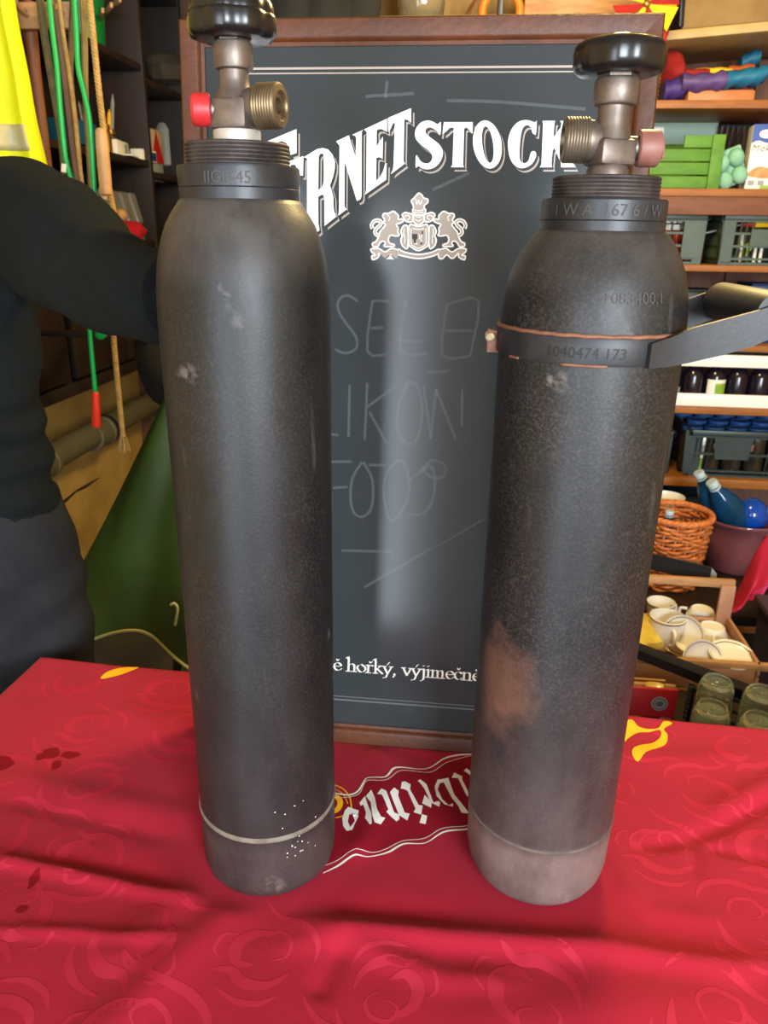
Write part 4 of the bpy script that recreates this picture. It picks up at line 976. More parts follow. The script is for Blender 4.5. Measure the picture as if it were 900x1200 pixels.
loose('webbing_strap', 'dull yellow strap hanging just left of the thick tan rope', 'strap', mat('khaki_strap', '7d6b3c', '6d5c32', rough=.9, scale=50),
      lambda b: tube(b, smooth_pts([tuple(p) for p in line([(96, -8, 0), (99, 50, 0), (100, 110, 0), (104, 170, 0), (108, 240, 0)], RY+.01)], 4), .0065, 8))
def skip(label, pts, hand_pts, group):
    t = thing('skipping_rope', label, 'rope', pts[0], group=group); o = Vector(pts[0])
    part('cord', M_gplast, t, lambda b: tube(b, smooth_pts([tuple(Vector(p)-o) for p in pts], 5), .0052, 10), ang=180)
    a, c = [Vector(p)-o for p in hand_pts]
    part('handle', M_hand, t, lambda b: lathe(b, [(.006, 0), (.0085, .003), (.009, .02), (.0105, (c-a).length-.004), (.009, (c-a).length)], 16, dirM(a, c-a)))['label'] = 'orange red handle'
RP = RY-.04
skip('bright green skipping rope, the left of two, its red handle low before the pipe', line([(57, -8, 0), (62, 40, 0), (67, 80, 0), (71, 130, 0), (77, 185, 0), (88, 228, 0), (97, 290, 0), (103, 350, 0), (106, 400, 0), (112, 462, 0)], RP), line([(112, 459, 0), (113, 500, 0)], RP), 'green skipping ropes')
skip('bright green skipping rope, the right of two, its handle just above the dark sleeve', line([(87, -8, 0), (90, 40, 0), (92, 80, 0), (99, 110, 0), (105, 140, 0), (108, 180, 0), (111, 236, 0)], RP), line([(111, 234, 0), (114, 275, 0)], RP), 'green skipping ropes')
loose('tan_rope', 'thin twisted tan rope hanging beside the left green rope', 'rope', M_rope, lambda b: strand_rope(b, line([(68, -8, 0), (74, 40, 0), (81, 85, 0), (88, 140, 0), (93, 190, 0), (100, 242, 0)], RP+.015), .0042), ang=180)
loose('brown_strap', 'dark brown leather strap with pale stitching behind the tan rope', 'strap', mat('brown_leather', '5a3f2c', '4a3222', rough=.7), lambda b: tube(b, smooth_pts([tuple(p) for p in line([(62, -8, 0), (70, 50, 0), (77, 110, 0), (84, 170, 0), (94, 240, 0)], RP+.03)], 4), .0075, 6))
tr2 = thing('tan_rope', 'thick twisted tan rope with a turned wooden handle and a frayed lower end', 'rope', at(104, 0, Y=RP)); to = at(104, 0, Y=RP)
part('cord', M_rope, tr2, lambda b: strand_rope(b, [Vector(p)-to for p in line([(104, -8, 0), (109, 40, 0), (114, 90, 0), (121, 150, 0), (127, 215, 0), (135, 262, 0), (136, 320, 0), (133, 385, 0), (137, 440, 0), (144, 512, 0)], RP)], .0062, .02), ang=180)
part('wooden_handle', M_wood3, tr2, lambda b: lathe(b, [(.006, 0), (.0105, .004), (.0120, .03), (.0125, .07), (.0122, .10), (.0116, .102), (.0122, .104), (.0115, .118), (.007, .122)], 20, dirM(at(118, 150, Y=RP-.006)-to, at(124, 222, Y=RP-.006)-at(118, 150, Y=RP-.006))))
def fray(b):
    rn = random.Random(1); p = at(144, 510, Y=RP)-to
    for i in range(40):
        a = rn.uniform(0, 2*pi); s = rn.uniform(.002, .012)
        tube(b, [p+Vector((cos(a)*.003, sin(a)*.003, .01)), p+Vector((cos(a)*s*.8, sin(a)*s*.8, -.012)), p+Vector((cos(a)*s*1.3, sin(a)*s*1.3, -.03-rn.uniform(0, .01)))], .0008, 4)
stuff(part('frayed_end', M_rope, tr2, fray))
gh = thing('garden_tool', 'green tool handle lying end on behind the skipping rope, below the sleeve', 'tool', at(119, 392, Y=1.72)); go = at(119, 392, Y=1.72)
part('shaft', mat('olive_shaft', '5e6a35', rough=.6), gh, lambda b: cyl(b, (0, .01, 0), (-.05, .16, .05), .009, n=14))
part('end_cap', M_gplast, gh, lambda b: lathe(b, [(.008, 0), (.0115, .001), (.0120, .004), (.0120, .022), (.010, .024)], 20, dirM((0, -.008, 0), (-.3, 1, .3))))
hk = tag(obj('hook_rail', (lambda b: (box(b, at(128, 393, Y=1.74)+Vector((-.05, .01, 0)), (.30, .018, .014), bev=.002), b)[1])(bmesh.new()), M_dark), 'narrow dark rail across the cabinet behind the rope ends', 'rail')

# ------------------------------------------------------------------ dark bookcase along the left wall
BX0, BX1, BY0, BY1 = XL+.02, -1.05, 1.30, 3.0
bc = thing('bookcase', 'dark brown open bookcase along the left wall, full of odds and ends', 'bookcase', (BX0, BY0, .97))
bo_ = Vector((BX0, BY0, .97)); BD = BX1-BX0; BL = BY1-BY0
def bpart(n, x0, x1, y0, y1, z0, z1): return part(n, M_dark, bc, lambda b: box(b, Vector(((x0+x1)/2, (y0+y1)/2, (z0+z1)/2))-bo_, (x1-x0, y1-y0, z1-z0), bev=.002))
bpart('back_panel', BX0-.006, BX0+.004, BY0, BY1, .97, 2.3)
for y in (BY0, 1.93, 2.62, BY1-.02): bpart('upright', BX0+.004, BX1, y, y+.022, .99, 2.3)
bpart('plinth', BX0, BX1+.004, BY0, BY1, .955, .99)
for z in (1.345, 1.588, 1.862, 2.15):
    for y0, y1 in ((BY0+.022, 1.93), (1.952, 2.62), (2.642, BY1-.02)): bpart('shelf_board', BX0+.004, BX1-.004, y0, y1, z-.02 if y0 < 2.6 else z-.05, z if y0 < 2.6 else z-.03)
for y0, y1 in ((BY0+.03, 1.60), (1.61, 1.92), (1.96, 2.28), (2.29, 2.61)):
    bpart('door', BX1-.004, BX1+.014, y0, y1, 1.0, 1.315)
def at_shelf(px, py, X=-1.10): return at(px, py, X=X)
# things on the bookcase
p = at_shelf(116, 40); q = thing('storage_tub', 'green plastic tub with wooden slats on the top bookcase shelf', 'tub', (p.x-.05, p.y, 1.862))
part('tub_body', mat('dark_green_plastic', '0e6a2c', rough=.4), q, lambda b: lathe(b, [(.045, 0), (.060, .004), (.070, .14), (.073, .142), (.073, .150), (.066, .150), (.06, .02), (.02, .012)], 28))
for k in range(3): part('slat', M_pale, q, lambda b: box(b, (.075+.004*k, -.03+.035*k, .08+.022*k), (.008, .14, .013), Euler((0, .1, .5+.1*k)), bev=.001))
def carton(name, label, cat, c, s, m, rz=0, extra=None, group=None):
    t = thing(name, label, cat, (c[0], c[1], c[2]), rz, group)
    part('box_body', m, t, lambda b: box(b, (0, 0, s[2]/2), s, bev=min(s)*.06))
    part('flap', m, t, lambda b: box(b, (0, 0, s[2]+.0008), (s[0]*.96, s[1]*.96, .0016)))
    if extra: extra(t, s)
    return t
def sticker(col, fx, fz, w_, h_):
    def f(t, s): part('label_print', col, t, lambda b: box(b, (s[0]/2*fx, -s[1]/2-.0006, s[2]*fz), (s[0]*w_, .0012, s[2]*h_)))
    return f
def side_sticker(col, fy, fz, w_, h_):
    def f(t, s): part('label_print', col, t, lambda b: box(b, (s[0]/2+.0006, s[1]/2*fy, s[2]*fz), (.0012, s[1]*w_, s[2]*h_)))
    return f
p = at_shelf(142, 172); carton('cigarette_carton', 'white cardboard packet lying on the middle bookcase shelf', 'packet', (-1.12, p.y, 1.588), (.05, .13, .045), M_milkw, .15, side_sticker(M_gray, .5, .5, .3, .8))
p = at_shelf(163, 180); carton('battery_packet', 'small pale packet with a blue corner at the shelf edge', 'packet', (-1.085, p.y, 1.588), (.04, .10, .032), M_milkw, -.1, side_sticker(M_navy, .6, .5, .3, .8))
p = at_shelf(140, 180); loose('paper_slip', 'folded paper slip sticking out under the white packet', 'paper', M_milkw, lambda b: box(b, (-1.072, p.y-.01, 1.5905), (.05, .09, .004), Euler((0, 0, .2)), bev=.001))
p = at_shelf(102, 142); carton('drill_box', 'blue box among jars on the middle bookcase shelf', 'box', (-1.14, p.y-.02, 1.60), (.08, .16, .06), mat('blue_card', '15547a', rough=.5), 0, None)
for k, (px, py, h, lab, m) in enumerate(((128, 165, .06, 'small brass jar right of the wooden rope handle', M_gold), (133, 160, .05, 'second small jar behind the white packet', M_glass))):
    p = at_shelf(px, py); q = thing('jar', lab, 'jar', (-1.11, p.y, 1.588))
    part('jar_body', m, q, lambda b: lathe(b, [(.015, 0), (.017, .002), (.017, h), (.014, h+.006), (.013, h+.01)], 16)); part('lid', M_gold, q, lambda b: lathe(b, [(.012, h+.009), (.015, h+.01), (.015, h+.022), (.012, h+.024)], 16))
for k, (x0, y0, x1, y1, m, lab) in enumerate(((127, 160, 128, 128, M_yel, 'yellow pencil standing in the jar'), (131, 158, 132, 110, M_gray, 'thin grey needle file standing beside the pencil'), (97, 145, 92, 118, M_brass, 'brass screwdriver shaft behind the right green rope'))):
    a, c = at(x0, y0, X=-1.13), at(x1, y1, X=-1.13)
    loose('pencil' if k == 0 else 'needle_file' if k == 1 else 'screwdriver', lab, 'tool', m, lambda b: tube(b, [a, a.lerp(c, .8), c], [.006, .006, .001], 8))
p = at(184, 170, X=-1.08)
q = carton('tin', 'red and cream tin in the far bay of the bookcase', 'tin', (p.x-.03, p.y, p.z-.055), (.06, .11, .10), mat('cream_card', 'b49a78', rough=.5), 0)
part('red_triangle', M_red, q, lambda b: [b.faces.new([b.verts.new(v) for v in vs]) for vs in ([(.0305, -.055, .0), (.0305, .055, .0), (.0305, -.005, .10)],)]+[b.faces.new([b.verts.new(v) for v in [(-.03, -.0556, .0), (.03, -.0556, .0), (.0, -.0556, .1)]])], flat=True)
p2 = at(186, 190, X=-1.08); q2 = carton('tin', 'grey ribbed tin under the red and cream tin', 'tin', (p.x-.03, p.y, p.z-.115), (.055, .10, .058), M_gray, 0)
p = at(198, 80, X=-1.12)
loose('canvas_bundle', 'dusty folded canvas bundle in the far bay', 'bundle', M_dirty, lambda b: blob(b, (p.x, p.y, p.z), (.09, .16, .06), 14, 8, Euler((.25, 0, .3)).to_matrix().to_4x4(), fn=lambda v: v*(1+.25*noise.noise(v*22))), ang=30)
p = at(190, 130, X=-1.14)
for k, (px, m, r, lab) in enumerate(((187, M_gray, .035, 'grey metal flask in the far bay above the red tin'), (202, M_blackp, .045, 'black bottle beside the grey flask'))):
    p = at(px, 150, X=-1.14); q = thing('flask', lab, 'flask', (p.x, p.y+.05, 1.60))
    part('flask_body', m, q, lambda b: lathe(b, [(r*.9, 0), (r, .004), (r, .12), (r*.8, .14), (r*.4, .155), (r*.4, .17)], 24)); part('stopper', M_blackp, q, lambda b: lathe(b, [(r*.45, .168), (r*.45, .185), (r*.3, .19)], 16))
# clear blister tray, red cloth and knick-knacks on the bottom shelf
p = at(157, 250, X=-1.06); q = thing('blister_tray', 'clear ribbed plastic tray standing up on the lower bookcase shelf', 'tray', (-1.09, at(157, 273, X=-1.08).y, 1.347))
tw, th_ = .30, .145
def tray(b):
    R_ = Euler((0, -.25, 0)).to_matrix()
    def f(u, v):
        z = v*th_; y = (u-.5)*tw
        d = .012*(.5+.5*(1 if (u*4.3) % 1 > .18 and v > .35 else -1))
        return R_ @ Vector((d, y, z))
    grid(b, f, 60, 16)
solid(part('tray_sheet', mat('smoky_clear', '8c8a84', rough=.25, alpha=.55), q, tray, ang=30), .0015, 0)
for yy in (-tw/2, tw/2): part('tray_edge', M_gray, q, lambda b: cyl(b, (0, yy, 0), (-.035, yy, th_), .004, n=8))
p = at(155, 272, X=-1.05)
loose('red_rag', 'crumpled red rag on the lower bookcase shelf before the clear tray', 'rag', mat('bright_red_rag', 'c3122c', 'a90f26', rough=.8), lambda b: blob(b, (-1.065, p.y-.02, 1.345+.028), (.045, .12, .03), 24, 14, fn=lambda v: v*(1+.35*noise.noise(v*26))), ang=180)
for k, (px, py, r, m, lab) in enumerate(((141, 252, .020, M_wood3, 'round wooden knob above the red rag'), (124, 248, .016, M_wood3, 'wooden bobbin left of the round knob'), (133, 252, .014, M_rust, 'brown wooden bead on the lower bookcase shelf'))):
    p = at(px, py, X=-1.06); q = thing('wooden_ball', lab, 'ball', (p.x, p.y, 1.347))
    part('ball', m, q, lambda b: blob(b, (0, 0, p.z-1.347), (r, r, r*.95), 14, 10)); part('stem', m, q, lambda b: lathe(b, [(r*.8, 0), (r*.6, .006), (r*.4, max(.012, p.z-1.347-r*.8))], 12))
p = at(122, 225, X=-1.03); q = thing('spoon', 'white plastic scoop hanging behind the wooden rope handle', 'scoop', p)
part('bowl', M_por, q, lambda b: blob(b, (0, 0, 0), (.012, .026, .022), 14, 8)); part('handle', M_por, q, lambda b: cyl(b, (0, 0, .01), (0, -.02, .07), .004, n=8))
# ------------------------------------------------------------------ drain pipe on the wall
pp = thing('drain_pipe', 'grey plastic drain pipe running along the plastered left wall', 'pipe', (-1.27, 2.2, 0))
z0 = at(110, 510, X=-1.27).z
part('pipe_run', M_pipe, pp, lambda b: cyl(b, (0, -1.6, z0-.012), (0, .80, z0+.01), .043, n=28))
for y in (at(125, 497, X=-1.23).y-2.2, at(58, 540, X=-1.23).y-2.2):
    part('pipe_socket', M_pipe, pp, lambda b: lathe(b, [(.043, -.05), (.049, -.048), (.050, .035), (.053, .038), (.053, .05), (.043, .052)], 28, dirM((0, y, z0-.002), (0, 1, .008))))
part('rubber_ring', M_blackp, pp, lambda b: lathe(b, [(.0435, 0), (.0535, .001), (.0535, .009), (.0435, .010)], 28, dirM((0, at(126, 497, X=-1.23).y-2.2+.055, z0), (0, 1, .008))))
for y in (-.3, .6): part('pipe_clip', M_zinc, pp, lambda b: box(b, (-.06, y, z0), (.05, .02, .02)))
# ------------------------------------------------------------------ green nylon cover with pale piping
gt = thing('nylon_cover', 'dark green nylon cover with pale piping draped behind the left cylinder', 'cover', (-.70, 1.66, 0))
def tarp(u, v):
    a = -pi*1.02+u*pi*1.04          # open to the back
    z = .44+v*.68
    base = .30*(1-v)**1.05+.045
    rip = 1+(.11*sin(a*5+1.2)+.06*sin(a*9+v*4))*(1-v*.55)
    x = base*1.0*rip*cos(a); y = base*.62*rip*sin(a)
    lift = .085*math.exp(-((a+1.75)/.42)**2)*(1-v)**3
    return Vector((x+.09*v+.035, y+.03*sin(v*5+a*2)*.6, z+lift))
solid(part('nylon_sheet', M_tarp, gt, lambda b: grid(b, tarp, 110, 60), ang=180), .003, 0)
part('piping', M_pip, gt, lambda b: tube(b, [tarp(i/110, 0)+Vector((0, -.003, 0)) for i in range(111)], .0038, 6), ang=180)
go2 = Vector((-.70, 1.66, 0))
part('draw_cord', M_pip, gt, lambda b: tube(b, smooth_pts([tuple(at(x, y, Y=1.42)-go2) for x, y in ((200, 709), (204, 707), (208, 712), (207, 722), (205, 733))], 4), .003, 6), ang=180)
part('frame_post', M_blackp, gt, lambda b: [cyl(b, (sx*.12+.05, .05, 0), (.10, .03, 1.10), .012, n=10) for sx in (-1, 1)] and None)
loose('black_bag', 'black cloth bundle hanging above the green cover behind the left cylinder', 'bag', M_darkfab, lambda b: blob(b, at(192, 425, Y=1.80), (.07, .06, .10), 18, 12, fn=lambda v: v*(1+.2*noise.noise(v*14))), ang=180)
# ------------------------------------------------------------------ open wooden shelving against the back wall
SY, SB = 2.60, 3.02
SX0, SX1 = -.62, 1.50
zA, zB, zC, zD, zE, zF = at(850, 117, Y=SY).z, at(850, 221, Y=SY).z, at(850, 311, Y=SY).z, at(885, 405, Y=SY).z, at(850, 478, Y=SY).z, at(850, 562, Y=SY).z
sf = thing('shelving_unit', 'open wooden shelving with orange edged boards along the back wall, right of the board', 'shelving', (SX0, SY, 0)); so = Vector((SX0, SY, 0))
def board(n, m, x0, x1, y0, y1, z0, z1, rot=None): return part(n, m, sf, lambda b: box(b, Vector(((x0+x1)/2, (y0+y1)/2, (z0+z1)/2))-so, (x1-x0, y1-y0, z1-z0), rot, bev=.0015))
for z, t in ((zA, .022), (zB, .022), (zC, .019), (zD, .020), (zE, .023), (zF, .030), (.06, .03)):
    board('shelf_board', M_orange, SX0+.02, SX1-.02, SY, SB, z-t, z)
board('fascia', M_fascia, SX0+.02, SX1-.02, SY+.004, SY+.022, zB-.022-.052, zB-.022)
for x in (SX0, SX1-.02): board('upright', M_fascia, x, x+.02, SY, SB, 0, 2.2)
board('centre_upright', M_fascia, .42, .44, SY+.02, SB, 0, zA-.022)
for x0, x1 in ((SX0+.02, .42), (.44, .905), (.91, SX1-.02)):
    for k, (z0, z1) in enumerate(((.09, zF-.03), (zF, zE-.023), (zE, zD-.02), (zD, zC-.019), (zC, zB-.022), (zB, zA-.022), (zA, 1.93))):
        board('back_board', M_backw, x0, x1, SB-.012, SB, z0, z1)
# the pale edged top board sags a little to the left
p0, p1 = at(700, 38, Y=SY), at(900, 19, Y=SY)
ang = -atan2(p1.z-p0.z, p1.x-p0.x)
zT = at(850, 23, Y=SY).z
part('top_board', [mat('pale_edged_board', 'b79b62', 'a88c55', rough=.5, scale=10)], sf, lambda b: box(b, Vector((.86, (SY+SB)/2, zT-.012))-so, (1.24, SB-SY, .024), Euler((0, ang, 0)), bev=.002))
zT2 = at(500, 18, Y=SY).z
board('top_board', mat('pale_edged_board', 'b79b62'), SX0+.02, .235, SY, SB, zT2-.024, zT2)
board('top_back_panel', mat('pale_pine_board', 'ab8a52', '9c7c46', rough=.6, scale=9, stretch=(6, 1, .8)), SX0+.02, SX1-.02, SB-.012, SB, 1.96, 2.40)
# ---- top row, seen just above the board
q = thing('track_jacket', 'black garment with three pale stripes hanging behind the board top', 'garment', at(362, 10, Y=2.50)); o_ = at(362, 10, Y=2.50)
def garment(b):
    def f(u, v):
        x = -.18+.36*u; z = -.22+.42*v
        return Vector((x+.012*sin(v*9+u*3), -.035*sin(pi*u)+.008*sin(u*23+v*4), z))
    grid(b, f, 40, 20)
solid(part('garment_cloth', M_darkfab, q, garment, ang=180), .03, 1)
for dx in (-.030, -.006, .017):
    solid(part('stripe', M_cream, q, lambda b: grid(b, lambda u, v: Vector((dx+.013*u+.012*sin((-.22+.42*v+.22)/.42*9+(dx+.18)/.36*3), -.035*sin(pi*(dx+.18)/.36)+.008*sin((dx+.18)/.36*23+v*4)-.0015, -.22+.42*v)), 2, 20), ang=180), .002, 0)
part('hanger_loop', M_darkfab, q, lambda b: tube(b, [(-.02, .02, .18), (0, .02, .27), (.02, .02, .18)], .004, 6))
q = thing('glass_jar', 'ribbed clear glass jar standing on the shelf above the board top', 'jar', (at(494, 5, Y=2.68).x, 2.68, zT2))
part('glass_body', mat('amber_glass', (.9, .86, .66, 1), rough=.05, trans=.9), q, lambda b: lathe(b, [(.03, 0), (.056, .004), (.066, .02), (.070, .05), (.070, .15), (.06, .165), (.057, .165), (.065, .15), (.065, .05), (.06, .022), (.03, .010)], 64, fn=lambda t, z: 1+.018*sin(24*t)), ang=60)
part('lid', M_gold, q, lambda b: lathe(b, [(.06, .166), (.064, .167), (.064, .185), (.05, .188)], 32))
c = at(587, 14, Y=2.60)
q = thing('cord_coil', 'coil of thin brown cord beside the orange ring above the board', 'cord', c)
for k in range(6):
    r = .075+.012*k
    part('loop', mat('brown_cord', '8a5c33', '7b502b', rough=.7, scale=30), q, lambda b: tube(b, [Vector((r*1.1*cos(2*pi*i/40)+.008*k, .03+.006*k, r*.9*sin(2*pi*i/40)-.006*k)) for i in range(40)], .0035, 6, closed=True), ang=180)
q = thing('orange_ring', 'thick orange plastic ring hanging above the board top', 'ring', c)
part('ring_body', mat('orange_plastic', 'e0791c', rough=.45), q, lambda b: tube(b, [Vector((.054*cos(2*pi*i/40), 0, .054*sin(2*pi*i/40))) for i in range(40)], .012, 12, closed=True), ang=180)
part('black_hanger', M_blackp, q, lambda b: box(b, (-.002, .0, .05), (.018, .012, .14), bev=.003))
q = thing('wooden_box', 'pale wooden box on the shelf above the board top, right of the orange ring', 'box', (at(672, 10, Y=2.72).x, 2.72, zT2+.0))
bx_w, bx_d, bx_h = .30, .22, .11
part('front_board', M_pale, q, lambda b: box(b, (0, -bx_d/2, .05), (bx_w, .012, .10), bev=.001)); part('back_side', M_pale, q, lambda b: box(b, (0, bx_d/2, .05), (bx_w, .012, .10)))
for s in (-1, 1): part('end_board', M_pale, q, lambda b: box(b, (s*(bx_w/2-.006), 0, .05), (.012, bx_d, .10)))
part('lid', M_pale, q, lambda b: box(b, (0, 0, .107), (bx_w+.02, bx_d+.02, .012), bev=.001)); part('bottom', M_pale, q, lambda b: box(b, (0, 0, .006), (bx_w-.02, bx_d-.02, .010)))
c = at(757, 6, Y=2.40)
q = thing('paper_pinwheel', 'red and yellow paper pinwheel sticking up behind the board corner', 'pinwheel', c)
for k in range(8):
    a = 2*pi*k/8
    def blade(b):
        a1, a2 = a, a+.62
        pts = [Vector((0, -.012, 0)), Vector((.085*cos(a1), 0, .085*sin(a1))), Vector((.078*cos(a2), -.03, .078*sin(a2)))]
        b.faces.new([b.verts.new(v) for v in pts])
    solid(part('paper_blade', M_yel if k % 2 else M_rcloth, q, blade, flat=True), .0015, 0)
part('hub', M_gold, q, lambda b: blob(b, (0, -.014, 0), (.01, .006, .01), 10, 8)); part('stick', M_pale, q, lambda b: cyl(b, (0, .006, 0), (.0, .04, -.42), .005, n=8))
c = at(784, 6, Y=2.56)
q = loose('yellow_pennant', 'yellow paper pennant hanging over the shelf edge beside the pinwheel', 'pennant', mat('lemon_paper', 'e8c21a', 'd9b312', rough=.7, scale=10), lambda b: (box(b, c+Vector((.0, 0, .03)), (.055, .003, .06), Euler((0, .3, 0))), lathe(b, [(.002, 0), (.026, .06)], 4, dirM(c+Vector((-.014, 0, -.055)), (.18, 0, 1)))) and None)
c = at(778, 40, Y=2.42)
loose('red_streamer', 'small red streamer hanging behind the right corner of the board', 'streamer', M_rcloth, lambda b: blob(b, c, (.012, .01, .026), 10, 8, fn=lambda v: v*(1+.2*sin(v.z*200))))
p = at(795, 20, Y=2.66)
q = thing('cardboard_box', 'tan cardboard box on the pale edged top shelf at the upper right', 'box', (p.x+.195, 2.80, zT+.006), 0, rot=(0, ang, 0))
part('box_front', M_card, q, lambda b: box(b, (0, -.13, .10), (.36, .006, .20), bev=.001)); part('box_back', M_card, q, lambda b: box(b, (0, .13, .10), (.36, .006, .20)))
for s in (-1, 1): part('box_side', M_card, q, lambda b: box(b, (s*.177, 0, .10), (.006, .254, .20)))
part('box_bottom', M_card, q, lambda b: box(b, (0, 0, .004), (.348, .25, .006)))
for s in (-1, 1): part('flap', M_card, q, lambda b: box(b, (0, s*.065, .205), (.355, .128, .005), Euler((s*.05, 0, 0))))
part('dark_patch', M_teal, q, lambda b: box(b, (.16, -.134, .10), (.03, .002, .03)))
q = loose('picture_frame', 'thin dark framed picture standing at the left end of the cardboard box', 'frame', M_blackp, lambda b: box(b, (p.x-.005, 2.70, zT+.075), (.014, .10, .16), Euler((0, ang, .2)), bev=.002))
# ---- shelf A: red boxes, folded nylon in rainbow colours
def S(px, py, Y=2.70): return at(px, py, Y=Y)
def sbox(name, label, cat, x0, y0, x1, y1, Y, d, z, m, rz=0, tilt=0, extra=None):
    """carton standing on z whose front face covers the given image span at depth Y"""
    a, c = at(x0, y1, Y=Y), at(x1, y0, Y=Y)
    w_, h_ = c.x-a.x, c.z-a.z
    t = carton(name, label, cat, ((a.x+c.x)/2, Y+d/2, z if z is not None else a.z), (w_, d, h_), m, rz, extra)
    if tilt: t.rotation_euler = (0, tilt, rz)
    return t
sbox('wooden_tray', 'flat pale wooden tray under the folded rainbow nylon', 'tray', 806, 102, 886, 116, 2.64, .22, zA, mat('salmon_wood', 'c07a48', 'b06c3c', rough=.5, scale=12), .0)
zt = at(850, 101, Y=2.64).z
sbox('cardboard_packet', 'brown card packet standing behind the rainbow nylon', 'packet', 818, 69, 868, 90, 2.80, .06, zA+.002, M_card)
for ch in list(bpy.data.objects): pass
sbox('red_case', 'dark red card case standing at the back above the rainbow nylon', 'case', 826, 46, 890, 80, 2.88, .05, zA+.002, M_redbox, 0, -.06)
# rainbow nylon: one bundle, each coloured panel a part
q = thing('folded_kite', 'rolled nylon kite with purple, blue, green, yellow and red panels on its tray', 'kite', S(835, 95, 2.66)); o_ = S(835, 95, 2.66)
def roll(m, pts, r, nm='nylon_panel'):
    def bl(b):
        P_ = [Vector(p)-o_ for p in smooth_pts([tuple(at(x, y, Y=Y)) for x, y, Y in pts], 6)]
        n = len(P_)
        rs = []
        for i, p in enumerate(P_):
            k = (i/(n-1))
            rr = r*(1+.12*noise.noise(p*30))
            rs.append([p+Vector((0, rr*1.5*cos(2*pi*j/16), rr*sin(2*pi*j/16)*(1+.15*sin(3*2*pi*j/16+i)))) for j in range(16)])
        rings(b, rs)
    return part(nm, m, q, bl, ang=60)
roll(M_purp, [(797, 97, 2.655), (812, 98, 2.65), (835, 96, 2.65), (849, 95, 2.65)], .026)
roll(M_teal, [(848, 95, 2.65), (868, 92, 2.65), (885, 90, 2.65), (896, 86, 2.65)], .024)
roll(mat('deep_purple', '3c2a74', rough=.6), [(776, 108, 2.68), (785, 106, 2.68), (800, 104, 2.68)], .030)
roll(M_rcloth, [(790, 84, 2.72), (812, 87, 2.72), (830, 86, 2.72)], .013)
roll(M_yel, [(812, 87, 2.74), (835, 85, 2.74), (856, 85, 2.74)], .013)
roll(mat('kite_green', '1f7a4a', rough=.6), [(845, 89, 2.72), (862, 88, 2.72), (876, 85, 2.72)], .012)
roll(mat('kite_orange', 'b0541f', rough=.6), [(852, 83, 2.76), (868, 82, 2.76), (882, 80, 2.76)], .013)
roll(M_teal, [(866, 76, 2.80), (878, 70, 2.80), (888, 68, 2.80)], .022)
c = S(790, 76, 2.72)
loose('red_cloth', 'crumpled red cloth tucked at the left end of the upper shelf', 'cloth', M_rcloth, lambda b: blob(b, (c.x, 2.74, c.z-.01), (.045, .06, .05), 18, 12, fn=lambda v: v*(1+.35*noise.noise(v*25))), ang=40)
c = S(773, 95, 2.70)
q = thing('cane_basket', 'narrow cane basket half hidden behind the board edge on the upper shelf', 'basket', (c.x-.03, 2.76, zA))
for k in range(12):
    part('cane_row', M_card, q, lambda b: tube(b, [Vector((.045*cos(2*pi*i/24), .045*sin(2*pi*i/24), .008+.0115*k)) for i in range(24)], .0065, 6, closed=True), ang=180)
part('basket_base', M_card, q, lambda b: lathe(b, [(.02, 0), (.044, .001), (.044, .006), (.02, .007)], 24))
# ---- shelf B: green crate, egg tray, carton
a, c = at(763, 220, Y=2.63), at(850, 158, Y=2.63)
q = thing('green_crate', 'lime green painted wooden crate of wide slats on the middle shelf', 'crate', ((a.x+c.x)/2-.03, 2.63, zB)); cw = c.x-a.x+.06; chh = c.z-zB
sl = chh/4
for k in range(4):
    x0 = -cw/2 if k < 3 else -cw/2+.14
    part('slat', M_gwood, q, lambda b: box(b, ((x0+cw/2-.03)/2, 0, sl*(k+.5)), (cw/2-.03-x0, .010, sl-.004), bev=.0012))
    part('slat', M_gwood, q, lambda b: box(b, (0, .24, sl*(k+.5)), (cw, .010, sl-.004), bev=.0012))
    for s in (-1, 1): part('slat', M_gwood, q, lambda b: box(b, (s*(cw/2-.006), .12, sl*(k+.5)), (.010, .225, sl-.004), bev=.0012))
for x, y in ((cw/2-.018, -.008), (-cw/2+.018, .012), (cw/2-.018, .228), (-cw/2+.018, .228)): part('corner_post', M_gwood, q, lambda b: box(b, (x, y, chh/2), (.036, .012, chh), bev=.0012))
part('crate_floor', M_gwood, q, lambda b: box(b, (0, .12, .005), (cw-.02, .22, .008)))
c = at(795, 152, Y=2.80)
q = carton('clear_tub', 'cloudy pale green plastic tub behind the green crate', 'tub', (c.x, 2.95, zB+.0), (.30, .10, at(800, 143, Y=2.90).z-zB), mat('cloudy_green', 'a9c2ae', rough=.4, alpha=.9), 0, sticker(M_por, -.3, .85, .14, .16))
# wire rack
a, c = at(843, 215, Y=2.86), at(876, 138, Y=2.86)
q = thing('wire_rack', 'dark ribbed rack standing between the green crate and the milk carton', 'rack', ((a.x+c.x)/2, 2.86, zB))
for k in range(8):
    x = -.06+.017*k
    part('rib', M_crate2, q, lambda b: tube(b, [(x, .06, 0), (x, .0, .0), (x+.015, 0, .2), (x+.02, .06, .215)], .0035, 6))
for z, y in ((.004, 0), (.1, 0), (.2, 0), (.004, .06)): part('cross_wire', M_crate2, q, lambda b: cyl(b, (-.065+z*.08, y, z), (.065+z*.08, y, z), .0035, n=6))
